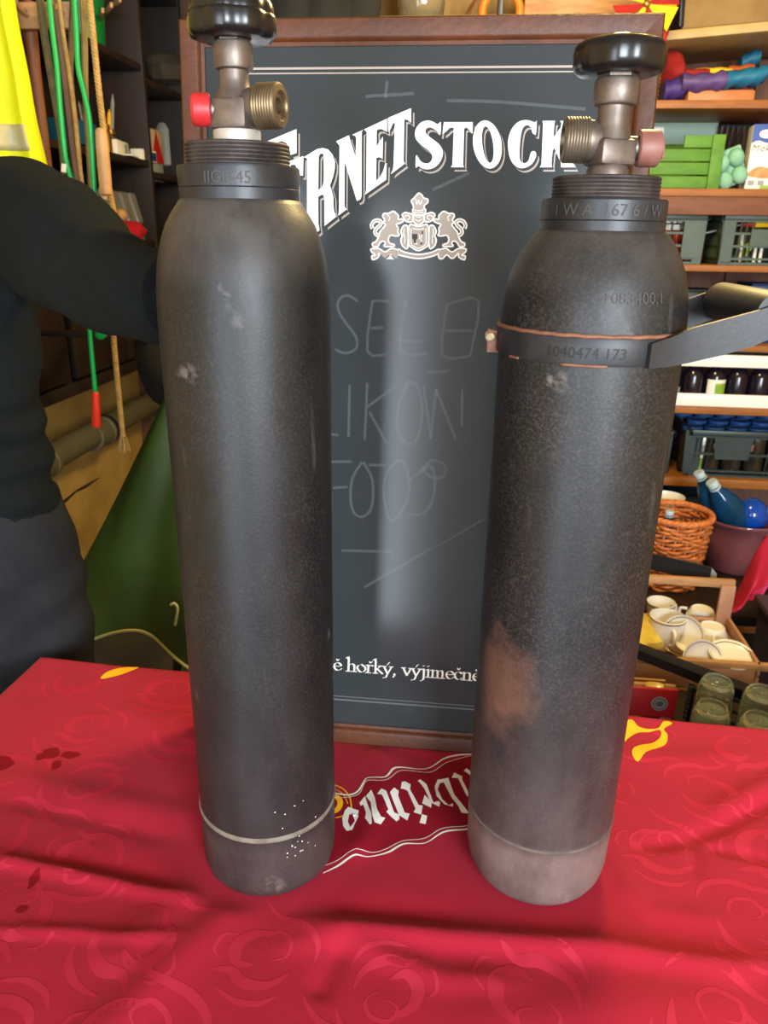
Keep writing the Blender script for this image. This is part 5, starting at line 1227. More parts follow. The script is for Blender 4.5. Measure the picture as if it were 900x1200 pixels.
# egg tray: moulded pulp with domes
c = at(861, 200, Y=2.62)
q = thing('egg_tray', 'mint green pulp egg tray tilted against the milk carton', 'egg tray', (c.x-.004, 2.655, zB+.060), rot=(radians(8), radians(-22), 0))
part('pulp_sheet', M_mint, q, lambda b: box(b, (0, .012, 0), (.088, .012, .108), bev=.004))
for i in range(2):
    for j in range(2):
        part('egg_cup', M_mint, q, lambda b: blob(b, (-.022+.044*i, -.002, -.028+.052*j), (.023, .024, .027), 16, 10), ang=180)
part('dark_end', M_blackp, q, lambda b: box(b, (-.042, .01, -.045), (.024, .016, .03), bev=.003))
c = at(872, 200, Y=2.64)
sbox('grey_card', 'grey beige card packet leaning beside the milk carton', 'packet', 866, 176, 884, 219, 2.70, .012, zB, mat('grey_card', '9b9274', rough=.7), .12, .06)
# milk carton
a, c = at(877, 219, Y=2.66), at(905, 146, Y=2.66)
q = thing('milk_carton', 'white and blue milk carton on the middle shelf at the right edge', 'carton', ((a.x+c.x)/2+.018, 2.66, zB), radians(-4)); mw, mh, md = .096, c.z-zB, .064
part('carton_body', M_milkw, q, lambda b: box(b, (0, md/2, mh/2), (mw, md, mh), bev=.001))
part('blue_top', M_blue, q, lambda b: (poly(b, [smooth_pts([(-mw/2, mh*.72), (-mw*.3, mh*.76), (0, mh*.72), (mw*.3, mh*.78), (mw/2, mh*.74)], 5)+[(mw/2, mh), (-mw/2, mh)]], lambda x, z: Vector((x, -.0006, z))), box(b, (0, md/2, mh+.0008), (mw, md, .0014)))and None, flat=True)
part('logo_oval', M_por, q, lambda b: poly(b, [[(-.008+.022*cos(t), mh*.86+.012*sin(t)) for t in [2*pi*i/28 for i in range(28)]]], lambda x, z: Vector((x, -.0012, z))), flat=True)
part('logo_mark', M_blue, q, lambda b: (ribbon(b, smooth_pts([(-.024, mh*.86-.003), (-.019, mh*.86+.004), (-.015, mh*.86-.004), (-.010, mh*.86+.004), (-.005, mh*.86-.003), (0, mh*.86+.003), (.006, mh*.86-.001)], 4), .0016, lambda x, z: Vector((x, -.0018, z))), ribbon(b, [(-.026, mh*.86-.012), (-.008, mh*.86-.0165), (.010, mh*.86-.012)], .0024, lambda x, z: Vector((x, -.0018, z))))and None, flat=True)
bm = text_mesh('Mléko', .026, lambda x, y: Vector((x-.014, -.0008, mh*.60+y)), shear=.25, off=.0)
obj('lettering', bm, M_navy, q, flat=True)
part('bread_picture', mat('baked_brown', 'b9702f', 'd39a55', rough=.5, scale=40), q, lambda b: poly(b, [smooth_pts([(-mw/2, mh*.24), (-.02, mh*.36), (.02, mh*.34), (mw/2, mh*.37), (mw/2, mh*.2), (0, mh*.18), (-.03, mh*.2)], 4, True)], lambda x, z: Vector((x, -.0006, z))), flat=True)
part('small_print', M_gray, q, lambda b: [box(b, (-.032+.028*k, -.0005, mh*.11), (.018, .001, .014)) for k in range(2)] and None, flat=True)
part('green_print', M_lime, q, lambda b: box(b, (.02, -.0006, .008), (.05, .001, .010)))
# ---- plastic lattice crates
def lattice(name, label, x0, x1, y0, y1, z0, h, m, rows, cols, group, slope=.012, skip=None):
    t = thing(name, label, 'crate', ((x0+x1)/2, (y0+y1)/2, z0), group=group); w_, d_ = x1-x0, y1-y0
    part('crate_floor', m, t, lambda b: box(b, (0, 0, .004), (w_-2*slope, d_-2*slope, .008)))
    def rim(b):
        for s in (-1, 1):
            box(b, (0, s*(d_/2-.006), h-.010), (w_, .012, .020), bev=.003); box(b, (s*(w_/2-.006), 0, h-.010), (.012, d_, .020), bev=.003)
    part('rim', m, t, rim)
    for sx in (-1, 1):
        for sy in (-1, 1):
            part('corner_post', m, t, lambda b: (lathe(b, [(.020, 0), (.024, h-.02)], 4, Matrix.Translation((sx*(w_/2-slope-.012), sy*(d_/2-slope-.012), 0)) @ Matrix.Rotation(pi/4, 4, 'Z')), ) and None)
    for side in ('front', 'back', 'left', 'right'):
        def bars(b, horiz):
            L_ = w_ if side in ('front', 'back') else d_
            D_ = d_ if side in ('front', 'back') else w_
            sg = -1 if side in ('front', 'left') else 1
            def pos(s, z): 
                o = sg*(D_/2-.006-slope*(1-z/h))
                return (s, o, z) if side in ('front', 'back') else (o, s, z)
            if horiz:
                for k in range(rows):
                    z = h*(.12+.74*k/(rows-1)); c_ = pos(0, z)
                    box(b, c_, (L_-.03, .006, .007) if side in ('front', 'back') else (.006, L_-.03, .007))
            else:
                n = cols if side in ('front', 'back') else max(3, int(cols*d_/w_))
                for k in range(n):
                    s = -L_/2+.03+(L_-.06)*k/(n-1)
                    if skip and side == 'front' and skip[0] < s < skip[1]: continue
                    a, c2 = pos(s, .004), pos(s, h-.02); cyl(b, a, c2, .0028, n=4)
        stuff(part('horizontal_bars', m, t, lambda b: bars(b, True))); stuff(part('vertical_bars', m, t, lambda b: bars(b, False)))
    return t, w_, d_
def panel(t, m, x0, x1, y, z0, z1, taper=0):
    return part('solid_panel', m, t, lambda b: (poly(b, [[(x0+taper, z0), (x1-taper, z0), (x1, z1), (x0, z1)]], lambda x, z: Vector((x, y, z))),) and None)
Yc = 2.635
a, c = at(740, 310, Y=Yc), at(834, 250, Y=Yc); hC = c.z-zC
t, w_, d_ = lattice('vegetable_crate', 'grey green lattice crate holding reddish jars, left of two on the shelf', a.x, c.x, Yc, 2.98, zC, hC, M_crate, 4, 5, 'grey green crates on the shelf')
panel(t, M_crate, w_/2-.075, w_/2-.02, -d_/2+.003, .02, hC-.02)
jx = [at(x, 290, Y=2.70).x for x in (778, 792, 806, 818)]
for k, x in enumerate(jx):
    q = thing('preserve_jar', ['dark red preserve jar', 'tall reddish preserve jar', 'reddish brown preserve jar', 'rightmost red preserve jar'][k]+', '+['first', 'second', 'third', 'fourth'][k]+' from the left in the grey green crate', 'jar', (x, 2.70+.01*(k % 2), zC+.009), group='red preserve jars')
    part('jar_body', mat('red_preserve', '6a241c', '7b2f22', rough=.15, scale=20), q, lambda b: lathe(b, [(.015, 0), (.019, .003), (.019, .085), (.016, .092)], 20)); part('lid', M_tray, q, lambda b: lathe(b, [(.016, .092), (.0185, .093), (.0185, .108), (.015, .110)], 20))
for k, (xa, xb) in enumerate(((775, 795), (798, 807), (810, 818))):
    a, c = at(xa, 259, Y=2.634), at(xb, 259, Y=2.634)
    loose('white_packet', ['long white packet', 'middle white packet', 'short white packet'][k]+' showing through the rim slot of the left crate', 'packet', M_por, lambda b: box(b, ((a.x+c.x)/2, 2.665+.012*k, a.z+.002), (c.x-a.x, .02, .014), bev=.002), 'white packets in the crate')
a, c = at(836, 310, Y=Yc), at(960, 251, Y=Yc); hC2 = c.z-zC
t, w_, d_ = lattice('vegetable_crate', 'grey green lattice crate with tools inside, right of two at the frame edge', a.x+.004, c.x, Yc-.005, 2.98, zC, hC2, M_crate, 4, 14, 'grey green crates on the shelf', skip=(-.03, .08))
pl = at(876, 300, Y=Yc).x-(a.x+.004+c.x)/2
panel(t, M_crate, pl, pl+.12, -d_/2+.002, hC2*.38, hC2*.70)
panel(t, M_crate, -w_/2+.01, -w_/2+.045, -d_/2+.002, .01, hC2-.02)
a = at(886, 263, Y=2.70)
q = thing('screwdriver', 'yellow and red handled tool lying in the right grey green crate', 'tool', (a.x, 2.70, a.z))
part('red_end', M_red, q, lambda b: cyl(b, (-.04, 0, 0), (-.005, 0, .001), .010, n=12)); part('yellow_grip', M_yel, q, lambda b: cyl(b, (-.005, 0, .001), (.09, .01, .003), .011, n=12)); part('blade', M_gray, q, lambda b: cyl(b, (-.04, 0, 0), (-.16, 0, -.03), .003, n=8))
for k, (x, y0, y1, m, lab) in enumerate(((869, 275, 300, M_por, 'white rod at the left in the right grey green crate'), (885, 287, 300, M_por, 'white rod in the middle of the right grey green crate'), (892, 287, 300, M_por, 'white rod at the frame edge in the right grey green crate'), (876, 288, 297, M_lime, 'lime green clip in the right grey green crate'))):
    a, c = at(x-1, y1, Y=2.67), at(x+1, y0, Y=2.67)
    loose('rod' if k < 3 else 'clip', lab, 'rod' if k < 3 else 'clip', m, lambda b: cyl(b, (a.x, 2.67, zC+.009), c, .005, n=8) if k < 3 else tube(b, smooth_pts([tuple(at(xx, yy, Y=2.675)) for xx, yy in ((874, 300), (876, 292), (873, 288), (878, 286), (881, 290), (877, 294))], 3), .0035, 6))
# dark things between shelves C and D
q = carton('navy_box', 'navy blue box above the cylinder handle at the right edge', 'box', (at(898, 345, Y=2.70).x, 2.75, zD), (.12, .16, at(890, 333, Y=2.7).z-zD), M_navy)
q = carton('charcoal_box', 'charcoal box behind the cylinder handle', 'box', (at(810, 345, Y=2.70).x, 2.75, zD), (.16, .16, at(820, 340, Y=2.7).z-zD), M_blackp)
# ---- shelf E: white tray holding dark bottles under film
a, c = at(770, 481, Y=2.615), at(960, 424, Y=2.615)
q = thing('bottle_tray', 'white rimmed tray of dark bottles under clear film on the lower shelf', 'tray', ((a.x+c.x)/2, 2.80, zE)); w_ = c.x-a.x; zt = c.z-zE
part('tray_front', M_tray, q, lambda b: box(b, (0, -.185, .021), (w_, .010, .042), bev=.003)); part('tray_floor', M_tray, q, lambda b: box(b, (0, 0, .004), (w_-.01, .36, .008)))
for s in (-1, 1): part('tray_side', M_tray, q, lambda b: box(b, (s*(w_/2-.004), 0, .021), (.008, .37, .042)))
part('tray_back', M_tray, q, lambda b: box(b, (0, .185, .021), (w_, .010, .042)))
for s in (-1, 1): part('top_rim', M_tray, q, lambda b: box(b, (0, s*.185, zt-.006), (w_, .012, .040), bev=.003))
for s in (-1, 1): part('end_rim', M_tray, q, lambda b: box(b, (s*(w_/2-.005), 0, zt/2), (.010, .37, zt), bev=.002))
xs = [-w_/2+.04+.071*k for k in range(int((w_-.06)/.071)+1)]
M_db = mat('dark_bottle', '17121c', '1d1722', rough=.15, scale=10)
for k, x in enumerate(xs):
    b0 = (q.location.x+x, 2.655, zE+.009)
    t = thing('wine_bottle', 'dark bottle in the white rimmed tray, '+['first', 'second', 'third', 'fourth', 'fifth', 'sixth', 'seventh', 'eighth', 'ninth'][k]+' from its left end', 'bottle', b0, group='dark bottles in the tray')
    part('bottle_body', M_db, t, lambda b: lathe(b, [(.02, 0), (.033, .003), (.0345, .012), (.0345, .085), (.028, .105), (.016, .116), (.014, .125)], 24)); part('cap', M_blackp, t, lambda b: lathe(b, [(.0145, .124), (.0152, .125), (.0152, .135), (.012, .136)], 16))
    px = 450
    if abs(b0[0]-at(842, 455, Y=2.62).x) < .036 or abs(b0[0]-at(792, 460, Y=2.62).x) < .036:
        big = abs(b0[0]-at(842, 455, Y=2.62).x) < .036
        def lab(b, a0=-2.5, a1=-.55, z0=.018, z1=.078): grid(b, lambda u, v: Vector((.0350*cos(a0+(a1-a0)*u), .0350*sin(a0+(a1-a0)*u), z0+(z1-z0)*v)), 12, 1)
        part('label_paper', M_por if big else M_gray, t, lambda b: lab(b) if big else lab(b, z1=.05))
        if big:
            part('label_picture', M_lime, t, lambda b: grid(b, lambda u, v: Vector((.0354*cos(-1.75+1.15*u), .0354*sin(-1.75+1.15*u), .030+.036*v)), 10, 1))
            part('label_band', M_navy, t, lambda b: grid(b, lambda u, v: Vector((.0354*cos(-2.1+1.4*u), .0354*sin(-2.1+1.4*u), .020+.007*v)), 10, 1))
# ---- shelf F crates with blue lids
Yf = 2.63
a, c = at(720, 560, Y=Yf), at(793, 506, Y=Yf)
lattice('bottle_crate', 'slate grey crate beside the right cylinder on the bottom shelf', a.x, c.x, Yf, 2.97, zF, c.z-zF, M_crate2, 3, 3, 'slate crates of the bottom shelf')
a, c = at(797, 566, Y=Yf), at(965, 508, Y=Yf); hF = c.z-zF
t, w_, d_ = lattice('bottle_crate', 'slate grey crate filled with blue lidded jars on the bottom shelf', a.x+.003, c.x, Yf-.02, 2.98, zF, hF, M_crate2, 3, 26, 'slate crates of the bottom shelf', slope=.02, skip=(-.14, .04))
bx = (a.x+.003+c.x)/2
panel(t, M_crate2, at(834, 520, Y=Yf).x-bx, at(882, 520, Y=Yf).x-bx, -d_/2+.004, hF*.40, hF*.98, .012)
panel(t, M_crate2, at(801, 520, Y=Yf).x-bx, at(814, 520, Y=Yf).x-bx, -d_/2+.010, .01, hF*.98, .006)
# lime and white packaging and metal foil seen through the bars
a = at(824, 540, Y=2.68)
q = carton('tea_box', 'lime and white printed packet behind the bars of the slate crate', 'packet', (a.x, 2.675, zF+.009), (.05, .03, .125), M_por, 0)
for k in range(6): part('printed_stripe', M_lime if k % 2 == 0 else M_gray, q, lambda b: box(b, (-.016+.016*(k % 3), -.0157, .03+.045*(k//3)), (.012, .001, .034)))
a = at(850, 522, Y=2.66)
loose('foil_packet', 'crinkled copper foil packet in the opening of the slate crate', 'packet', mat('copper_foil', '8a5a46', 'c9a594', rough=.3, metal=.6, scale=60), lambda b: box(b, (a.x+.02, 2.645, a.z), (.13, .03, .026), bev=.005) or [setattr(v, 'co', v.co+Vector((0, 0, .004*noise.noise(v.co*90)))) for v in b.verts] and None)
k = 0
for r, (Yj, n, off) in enumerate(((2.68, 5, 0), (2.76, 5, .035), (2.85, 5, .01), (2.92, 4, .04))):
    for j in range(n):
        x = at(812, 508, Y=2.66).x+off+.073*j
        if r == 0 and j > 4: continue
        t = thing('blue_lid_jar', ['front', 'second', 'third', 'rear'][r]+' row jar with blue lid, '+['first', 'second', 'third', 'fourth', 'fifth'][j]+' from the left in the slate crate', 'jar', (x, Yj, zF+.009), group='blue lidded jars in the slate crate')
        hh = .155+.006*r
        part('jar_body', mat('dark_preserve', '2b241c', '3a3026', rough=.12, scale=30), t, lambda b: lathe(b, [(.02, 0), (.032, .003), (.033, .01), (.033, hh-.03), (.029, hh-.016)], 20))
        part('lid', M_blid, t, lambda b: lathe(b, [(.029, hh-.017), (.0335, hh-.016), (.0345, hh-.012), (.0345, hh-.002), (.033, hh), (.026, hh+.0005), (.025, hh-.001), (.004, hh-.001)], 28))
# ------------------------------------------------------------------ low bench with basket and pot
ZB = .40
bn = thing('low_bench', 'low plank bench before the shelving with a yellow rear plank', 'bench', (.25, 1.98, 0))
part('plank', M_dark, bn, lambda b: box(b, (.50, .10, ZB-.015), (1.2, .19, .03), bev=.002)); part('plank', M_dark, bn, lambda b: box(b, (.50, .30, ZB-.015), (1.2, .19, .03), bev=.002))
part('plank', mat('yellow_plank', 'b48c3c', 'a67f35', rough=.6, scale=9), bn, lambda b: box(b, (.50, .47, ZB-.012), (1.2, .13, .03), bev=.002))
for x in (-.05, 1.05):
    for y in (.06, .48): part('leg', M_dark, bn, lambda b: box(b, (x, y, (ZB-.03)/2), (.05, .05, ZB-.03)))
c = at(797, 605, Z=.635)
rim_l, rim_r = at(760, 605, Z=.635), at(834, 605, Z=.635)
bxx, byy = at(792, 603, Y=2.19).x, 2.19
bz0, bz1 = ZB, at(792, 603, Y=2.19).z
RB = .5*(at(834, 603, Y=2.19).x-at(752, 603, Y=2.19).x)
bk_ = thing('wicker_basket', 'tall round orange brown wicker basket on the bench behind the right cylinder', 'basket', (bxx, byy, bz0)); BH = bz1-bz0
NS = 18
def brad(z): return RB*(.80+.20*(z/BH))
for k in range(NS):
    a = 2*pi*k/NS
    part('stake', M_wick, bk_, lambda b: tube(b, [Vector((brad(z)*cos(a), brad(z)*sin(a), z)) for z in (0, BH*.5, BH)], .0032, 6), ang=180)
ROWS = 21
for r in range(ROWS):
    z = .008+(BH-.02)*r/(ROWS-1)
    def weave(b):
        n = NS*6
        tube(b, [Vector(((brad(z)+.0050*cos(NS*pi*i/n+pi*r))*cos(2*pi*i/n), (brad(z)+.0050*cos(NS*pi*i/n+pi*r))*sin(2*pi*i/n), z+.0045*sin(2*pi*i/n*4+r*.9))) for i in range(n)], .0052, 6, closed=True)
    part('weaver', M_wick, bk_, weave, ang=180)
part('basket_rim', M_wick, bk_, lambda b: [tube(b, [Vector(((RB+.004*cos(i*.9+f))*cos(2*pi*i/90), (RB+.004*cos(i*.9+f))*sin(2*pi*i/90), BH+.004+.004*sin(i*.9+f))) for i in range(90)], .0068, 8, closed=True) for f in (0, 2.1, 4.2)] and None, ang=180)
part('basket_base', M_wick, bk_, lambda b: lathe(b, [(.02, .0), (brad(0)*.97, .001), (brad(0)*.97, .008), (.02, .009)], 36))
def pet(name, label, base, axis, s, body_m, group=None, hgt=.30, R=.042):
    t = thing(name, label, 'bottle', base, group=group)
    M = dirM((0, 0, 0), axis)
    P_ = [(.020, 0), (R*.92, .004), (R, .016), (R*.97, .06), (R, .065), (R*.97, .10), (R, .105), (R, hgt*.60), (R*.98, hgt*.66), (R*.86, hgt*.75), (R*.60, hgt*.85), (R*.36, hgt*.915), (.0125, hgt*.94), (.0125, hgt*.97)]
    part('bottle_body', body_m, t, lambda b: lathe(b, [(r*s, z*s) for r, z in P_], 28, M))
    part('cap', M_bcap, t, lambda b: lathe(b, [(.013*s, hgt*.955*s), (.0155*s, hgt*.958*s), (.0158*s, hgt*1.01*s), (.0145*s, hgt*1.018*s), (.004*s, hgt*1.019*s)], 20, M))
    part('neck_ring', M_bcap, t, lambda b: lathe(b, [(.012*s, hgt*.925*s), (.0165*s, hgt*.93*s), (.0165*s, hgt*.94*s), (.012*s, hgt*.945*s)], 20, M))
    return t
c = at(785, 598, Y=2.19)
pet('water_bottle', 'small dark blue bottle standing inside the wicker basket', Vector((c.x, 2.19, bz0+.010)), (0, 0, 1), .80, mat('navy_bottle', '16275e', rough=.15), hgt=(c.z-bz0-.010)/.80/1.02)
# white pot behind the basket
c = at(781, 586, Y=2.42)
wp = thing('white_bowl', 'small white porcelain bowl on a tin behind the wicker basket', 'bowl', (c.x, 2.42, c.z-.012))
part('bowl_body', M_por, wp, lambda b: lathe(b, [(.015, -.032), (.034, -.030), (.050, 0), (.056, .026), (.053, .027), (.046, .002), (.03, -.02), (.004, -.022)], 32)); part('foot_ring', M_gold, wp, lambda b: lathe(b, [(.012, -.038), (.030, -.038), (.032, -.030), (.012, -.03)], 28))
tz = c.z-.012-.038
tn = thing('tall_tin', 'tall dark tin standing behind the wicker basket under the white bowl', 'tin', (c.x, 2.42, ZB))
part('tin_body', M_crate2, tn, lambda b: lathe(b, [(.03, 0), (.05, .002), (.05, tz-ZB-.012), (.03, tz-ZB-.012)], 28)); part('tin_lid', M_gray, tn, lambda b: lathe(b, [(.03, tz-ZB-.012), (.052, tz-ZB-.011), (.052, tz-ZB-.001), (.03, tz-ZB)], 28))
q = carton('blue_grey_box', 'blue grey box in the dark under the bottom shelf', 'box', (at(800, 580, Y=2.66).x, 2.78, ZB-.31+.0), (.34, .2, .42), mat('blue_grey_card', '33475c', rough=.6))
q.location.z = .0905; 
# glazed pot with blue bottles
PXc, PYc = at(866, 640, Y=2.30).x, 2.335
pl_, pr2 = at(828, 606, Y=PYc), at(912, 606, Y=PYc)
RPt = (pr2.x-pl_.x)/2*1.0; PXc = (pr2.x+pl_.x)/2; PH = at(866, 612, Y=PYc-.06).z-ZB
pt = thing('glazed_pot', 'maroon glazed clay pot with a looped handle on the bench', 'pot', (PXc, PYc, ZB))
part('pot_body', M_pot, pt, lambda b: lathe(b, [(.03, 0), (RPt*.78, .002), (RPt*.84, .012), (RPt*.93, PH*.35), (RPt*.97, PH*.7), (RPt*.99, PH*.90), (RPt*1.06, PH*.94), (RPt*1.09, PH*.97), (RPt*1.07, PH), (RPt*1.0, PH*.995), (RPt*.93, PH*.93), (RPt*.9, PH*.6), (RPt*.8, .02), (.02, .014)], 48), ang=60)
hd = atan2(-.9, .42)
part('pot_handle', M_pot, pt, lambda b: tube(b, smooth_pts([(RPt*.95*cos(hd), RPt*.95*sin(hd), PH*.85), (RPt*1.18*cos(hd), RPt*1.18*sin(hd), PH*.82), (RPt*1.22*cos(hd), RPt*1.22*sin(hd), PH*.62), (RPt*1.02*cos(hd), RPt*1.02*sin(hd), PH*.46)], 6), .012, 12), ang=180)
for k, (cx_, cy_, bx_, by_, lab, s) in enumerate(((818, 553, 866, 640, 'blue water bottle leaning left out of the pot, behind its twin', 1.0), (833, 564, 884, 640, 'blue water bottle leaning left out of the pot, nearest the camera', 1.08))):
    Yb = (2.36, 2.30)[k]
    top = at(cx_, cy_, Y=Yb-.02); bot = at(bx_, by_, Y=Yb+.02); ax = (top-bot).normalized()
    hh = .30*s; pet('water_bottle', lab, top-ax*hh*1.02, ax, s, M_bbot, 'blue water bottles in the pot')
top = at(868, 590, Y=2.28); bot = at(884, 650, Y=2.33); ax = Vector((.35, .5, .5)).normalized()
t = thing('water_bottle', 'blue bottle lying base up at the right in the glazed pot', 'bottle', at(880, 604, Y=2.30), group='blue water bottles in the pot')
part('bottle_body', mat('opaque_blue', '0d3f9a', rough=.12), t, lambda b: blob(b, (0, 0, 0), (.050, .048, .055), 28, 18), ang=180); part('cap', M_bcap, t, lambda b: cyl(b, (.045, 0, .01), (.062, 0, .014), .014, n=14))
# ------------------------------------------------------------------ things behind the table at the right
ZS = .42
st = thing('low_stand', 'low dark stand behind the table carrying the crates of crockery and glasses', 'stand', (.32, 1.02, 0))
part('stand_top', M_dark, st, lambda b: box(b, (.165, .40, ZS-.015), (.37, .86, .03), bev=.002))
for x in (.02, .31):
    for y in (.02, .78): part('leg', M_dark, st, lambda b: box(b, (x, y, (ZS-.03)/2), (.04, .04, ZS-.03)))
# wooden crate of cups
zr = .50
fr_ = at(848, 722, Z=zr); nr_ = at(888, 776, Z=zr)
cx1 = .5*(fr_.x+nr_.x)+.01; cx0 = cx1-.30; cy0, cy1 = nr_.y-.01, fr_.y+.012
cc = thing('cup_crate', 'pale wooden crate with end handles, full of white cups', 'crate', (cx0, cy0, ZS)); cw_, cd_ = cx1-cx0, cy1-cy0
def cpart(n, x0, x1, y0, y1, z0, z1, m=M_pale): return part(n, m, cc, lambda b: box(b, ((x0+x1)/2, (y0+y1)/2, (z0+z1)/2), (x1-x0, y1-y0, z1-z0), bev=.0015))
M_pink2 = mat('pinkish_wood', 'b88a6c', 'a87a5c', rough=.6, scale=12)
cpart('crate_floor', 0, cw_, 0, cd_, 0, .008)
cpart('side_slat', cw_-.008, cw_, 0, cd_, .010, .045, M_pink2); cpart('side_slat', cw_-.008, cw_, 0, cd_, .05, zr-ZS, M_pink2)
cpart('side_slat', 0, .008, 0, cd_, .010, .045); cpart('side_slat', 0, .008, 0, cd_, .05, zr-ZS)
zh = at(845, 683, Y=cy1).z-ZS
for y0 in (0, cd_-.010):
    cpart('end_slat', .01, cw_-.01, y0, y0+.010, .010, .07, M_pink2)
    for x0 in ((.0, cw_-.034) if y0 else ()): cpart('corner_post', x0, x0+.034, y0+(.010 if y0 == 0 else -.010), y0+(.020 if y0 == 0 else 0), .008, zh, M_pink2)
    if y0: cpart('handle_rail', 0, cw_, y0-.002, y0+.012, zh-.008, zh+.012)
    else: cpart('end_slat', 0, cw_+.03, y0-.002, y0+.012, zr-ZS-.016, zr-ZS)
def cup(label, px, py, r, h, z0=ZS+.009, Zr=None, upside=False, tilt=(0, 0, 0), gilt=True, ha=-1.2):
    p = at(px, py, Z=z0+h)
    t = thing('tea_cup', label, 'cup', (p.x, p.y, z0), group='white cups in the crate', rot=tilt)
    P_ = [(r*.45, 0), (r*.62, .001), (r*.66, .006), (r*.80, h*.25), (r*.93, h*.6), (r, h), (r*.965, h+.0008), (r*.90, h*.6), (r*.76, h*.25), (r*.5, .010), (.003, .009)]
    if upside: P_ = [(.003, h-.004), (r*.55, h-.003), (r*.60, h), (r*.68, h-.002), (r*.72, h-.008), (r*.88, h*.7), (r*.96, h*.35), (r, .001), (r*.96, 0), (r*.9, h*.3), (.004, h*.8)]
    part('cup_body', M_por, t, lambda b: lathe(b, P_, 36), ang=50)
    rr = r*.9
    part('cup_handle', M_por, t, lambda b: tube(b, smooth_pts([(rr*.97*cos(ha), rr*.97*sin(ha), h*.8), (rr*1.42*cos(ha), rr*1.42*sin(ha), h*.74), (rr*1.40*cos(ha), rr*1.40*sin(ha), h*.42), (rr*.86*cos(ha), rr*.86*sin(ha), h*.28)], 5), .0042, 8), ang=180)
    if gilt: part('gilt_rim', M_gold, t, lambda b: lathe(b, [(r*.995, h*.93), (r*1.004, h*.935), (r*1.004, h*.965), (r*.995, h*.97)], 36, cap=False) if not upside else lathe(b, [(r*.985, .004), (r*1.002, .005), (r*1.002, .008), (r*.985, .009)], 36, cap=False))
    return t
cup('white cup with a plain rim, far left in the crate', 775, 705, .036, .066, ha=.4)
cup('tall white cup with gilt handle ornament, nearest left in the crate', 783, 722, .043, .085, ha=-1.45)
cup('white cup lying upside down at the far right of the crate', 823, 713, .041, .060, upside=True, ha=2.6)
cup('white cup turned upside down behind the front right corner, handle forward', 835, 733, .043, .062, upside=True, ha=-1.75)
def plate(label, p, r, rot, name='saucer'):
    t = thing(name, label, 'saucer', p, group='white saucers in the crate', rot=rot)
    part('plate_body', M_por, t, lambda b: lathe(b, [(.004, 0), (r*.5, 0), (r*.55, .003), (r*.85, .008), (r, .014), (r*.99, .0165), (r*.84, .011), (r*.55, .0065), (.004, .005)], 40), ang=60); part('gilt_line', M_gold, t, lambda b: lathe(b, [(r*.86, .0115), (r*.87, .0122), (r*.90, .0136), (r*.89, .0125)], 40, cap=False), ang=60)
p = at(822, 770, Y=cy0+.05); plate('white saucer standing on edge behind the front rail', (p.x, p.y, ZS+.052), .048, (radians(62), 0, .1))
p = at(858, 762, Z=ZS+.085); plate('shallow white saucer at the front right of the crate', (p.x, p.y, ZS+.062), .050, (radians(12), 0, 0))
p = at(800, 715, Y=cy1-.08); plate('white saucer standing on edge behind the tall cup', (p.x+.012, p.y, ZS+.055), .050, (radians(66), 0, -.5))
p = at(812, 748, Z=ZS+.06); plate('white saucer lying in the middle of the crate', (p.x, p.y, ZS+.030), .046, (radians(8), .1, 0))
p = at(752, 712, Z=zr)
loose('packing_paper', 'crumpled yellow packing paper in the left end of the cup crate', 'paper', mat('yellow_paper', 'd9bf4e', 'c7a93c', rough=.8, scale=20), lambda b: blob(b, (cx0+.075, (cy0+cy1)/2+.06, ZS+.045), (.055, .08, .034), 18, 12, fn=lambda v: v*(1+.3*noise.noise(v*28))), ang=25)
# red panelled little crate with dishes
a, c = at(752, 838, Y=1.40), at(793, 808, Y=1.40)
ry = 1.40
rc = thing('red_crate', 'small wooden crate with a red panel and round grey badge behind the cloth edge', 'crate', ((a.x+c.x)/2-.012, ry, ZS)); rw = c.x-a.x+.03; zp0, zp1 = a.z-ZS, c.z-ZS
part('red_panel', M_red, rc, lambda b: box(b, (0, 0, (max(.012, zp0)+zp1)/2), (rw, .008, zp1-max(.012, zp0)), bev=.001))
part('round_badge', M_gray, rc, lambda b: lathe(b, [(.001, 0), (.0165, 0), (.0165, .0008), (.001, .001)], 32, dirM((.012, -.0042, (max(.012, zp0)+zp1)/2), (0, -1, 0))))
part('badge_ring', M_shade, rc, lambda b: tube(b, [Vector((.012+.0125*cos(2*pi*i/32), -.0054, (max(.012, zp0)+zp1)/2+.0125*sin(2*pi*i/32))) for i in range(32)], .0007, 6, closed=True))
part('badge_mark', M_shade, rc, lambda b: [box(b, (.012, -.0054, (max(.012, zp0)+zp1)/2+dz), (ww, .0008, .0022)) for dz, ww in ((.004, .012), (0, .016), (-.004, .012))] and None)
part('crate_floor', M_dark, rc, lambda b: box(b, (0, .045, .005), (rw, .09, .008)))
for x in (-rw/2+.006, rw/2-.024):
    part('corner_post', M_pale, rc, lambda b: box(b, (x+.009, .006, .052), (.022, .010, .10), bev=.001))
part('back_board', M_pale, rc, lambda b: box(b, (0, .092, .03), (rw, .008, .06))); part('side_board', M_pale, rc, lambda b: box(b, (-rw/2-.003, .045, .045), (.008, .09, .085)))
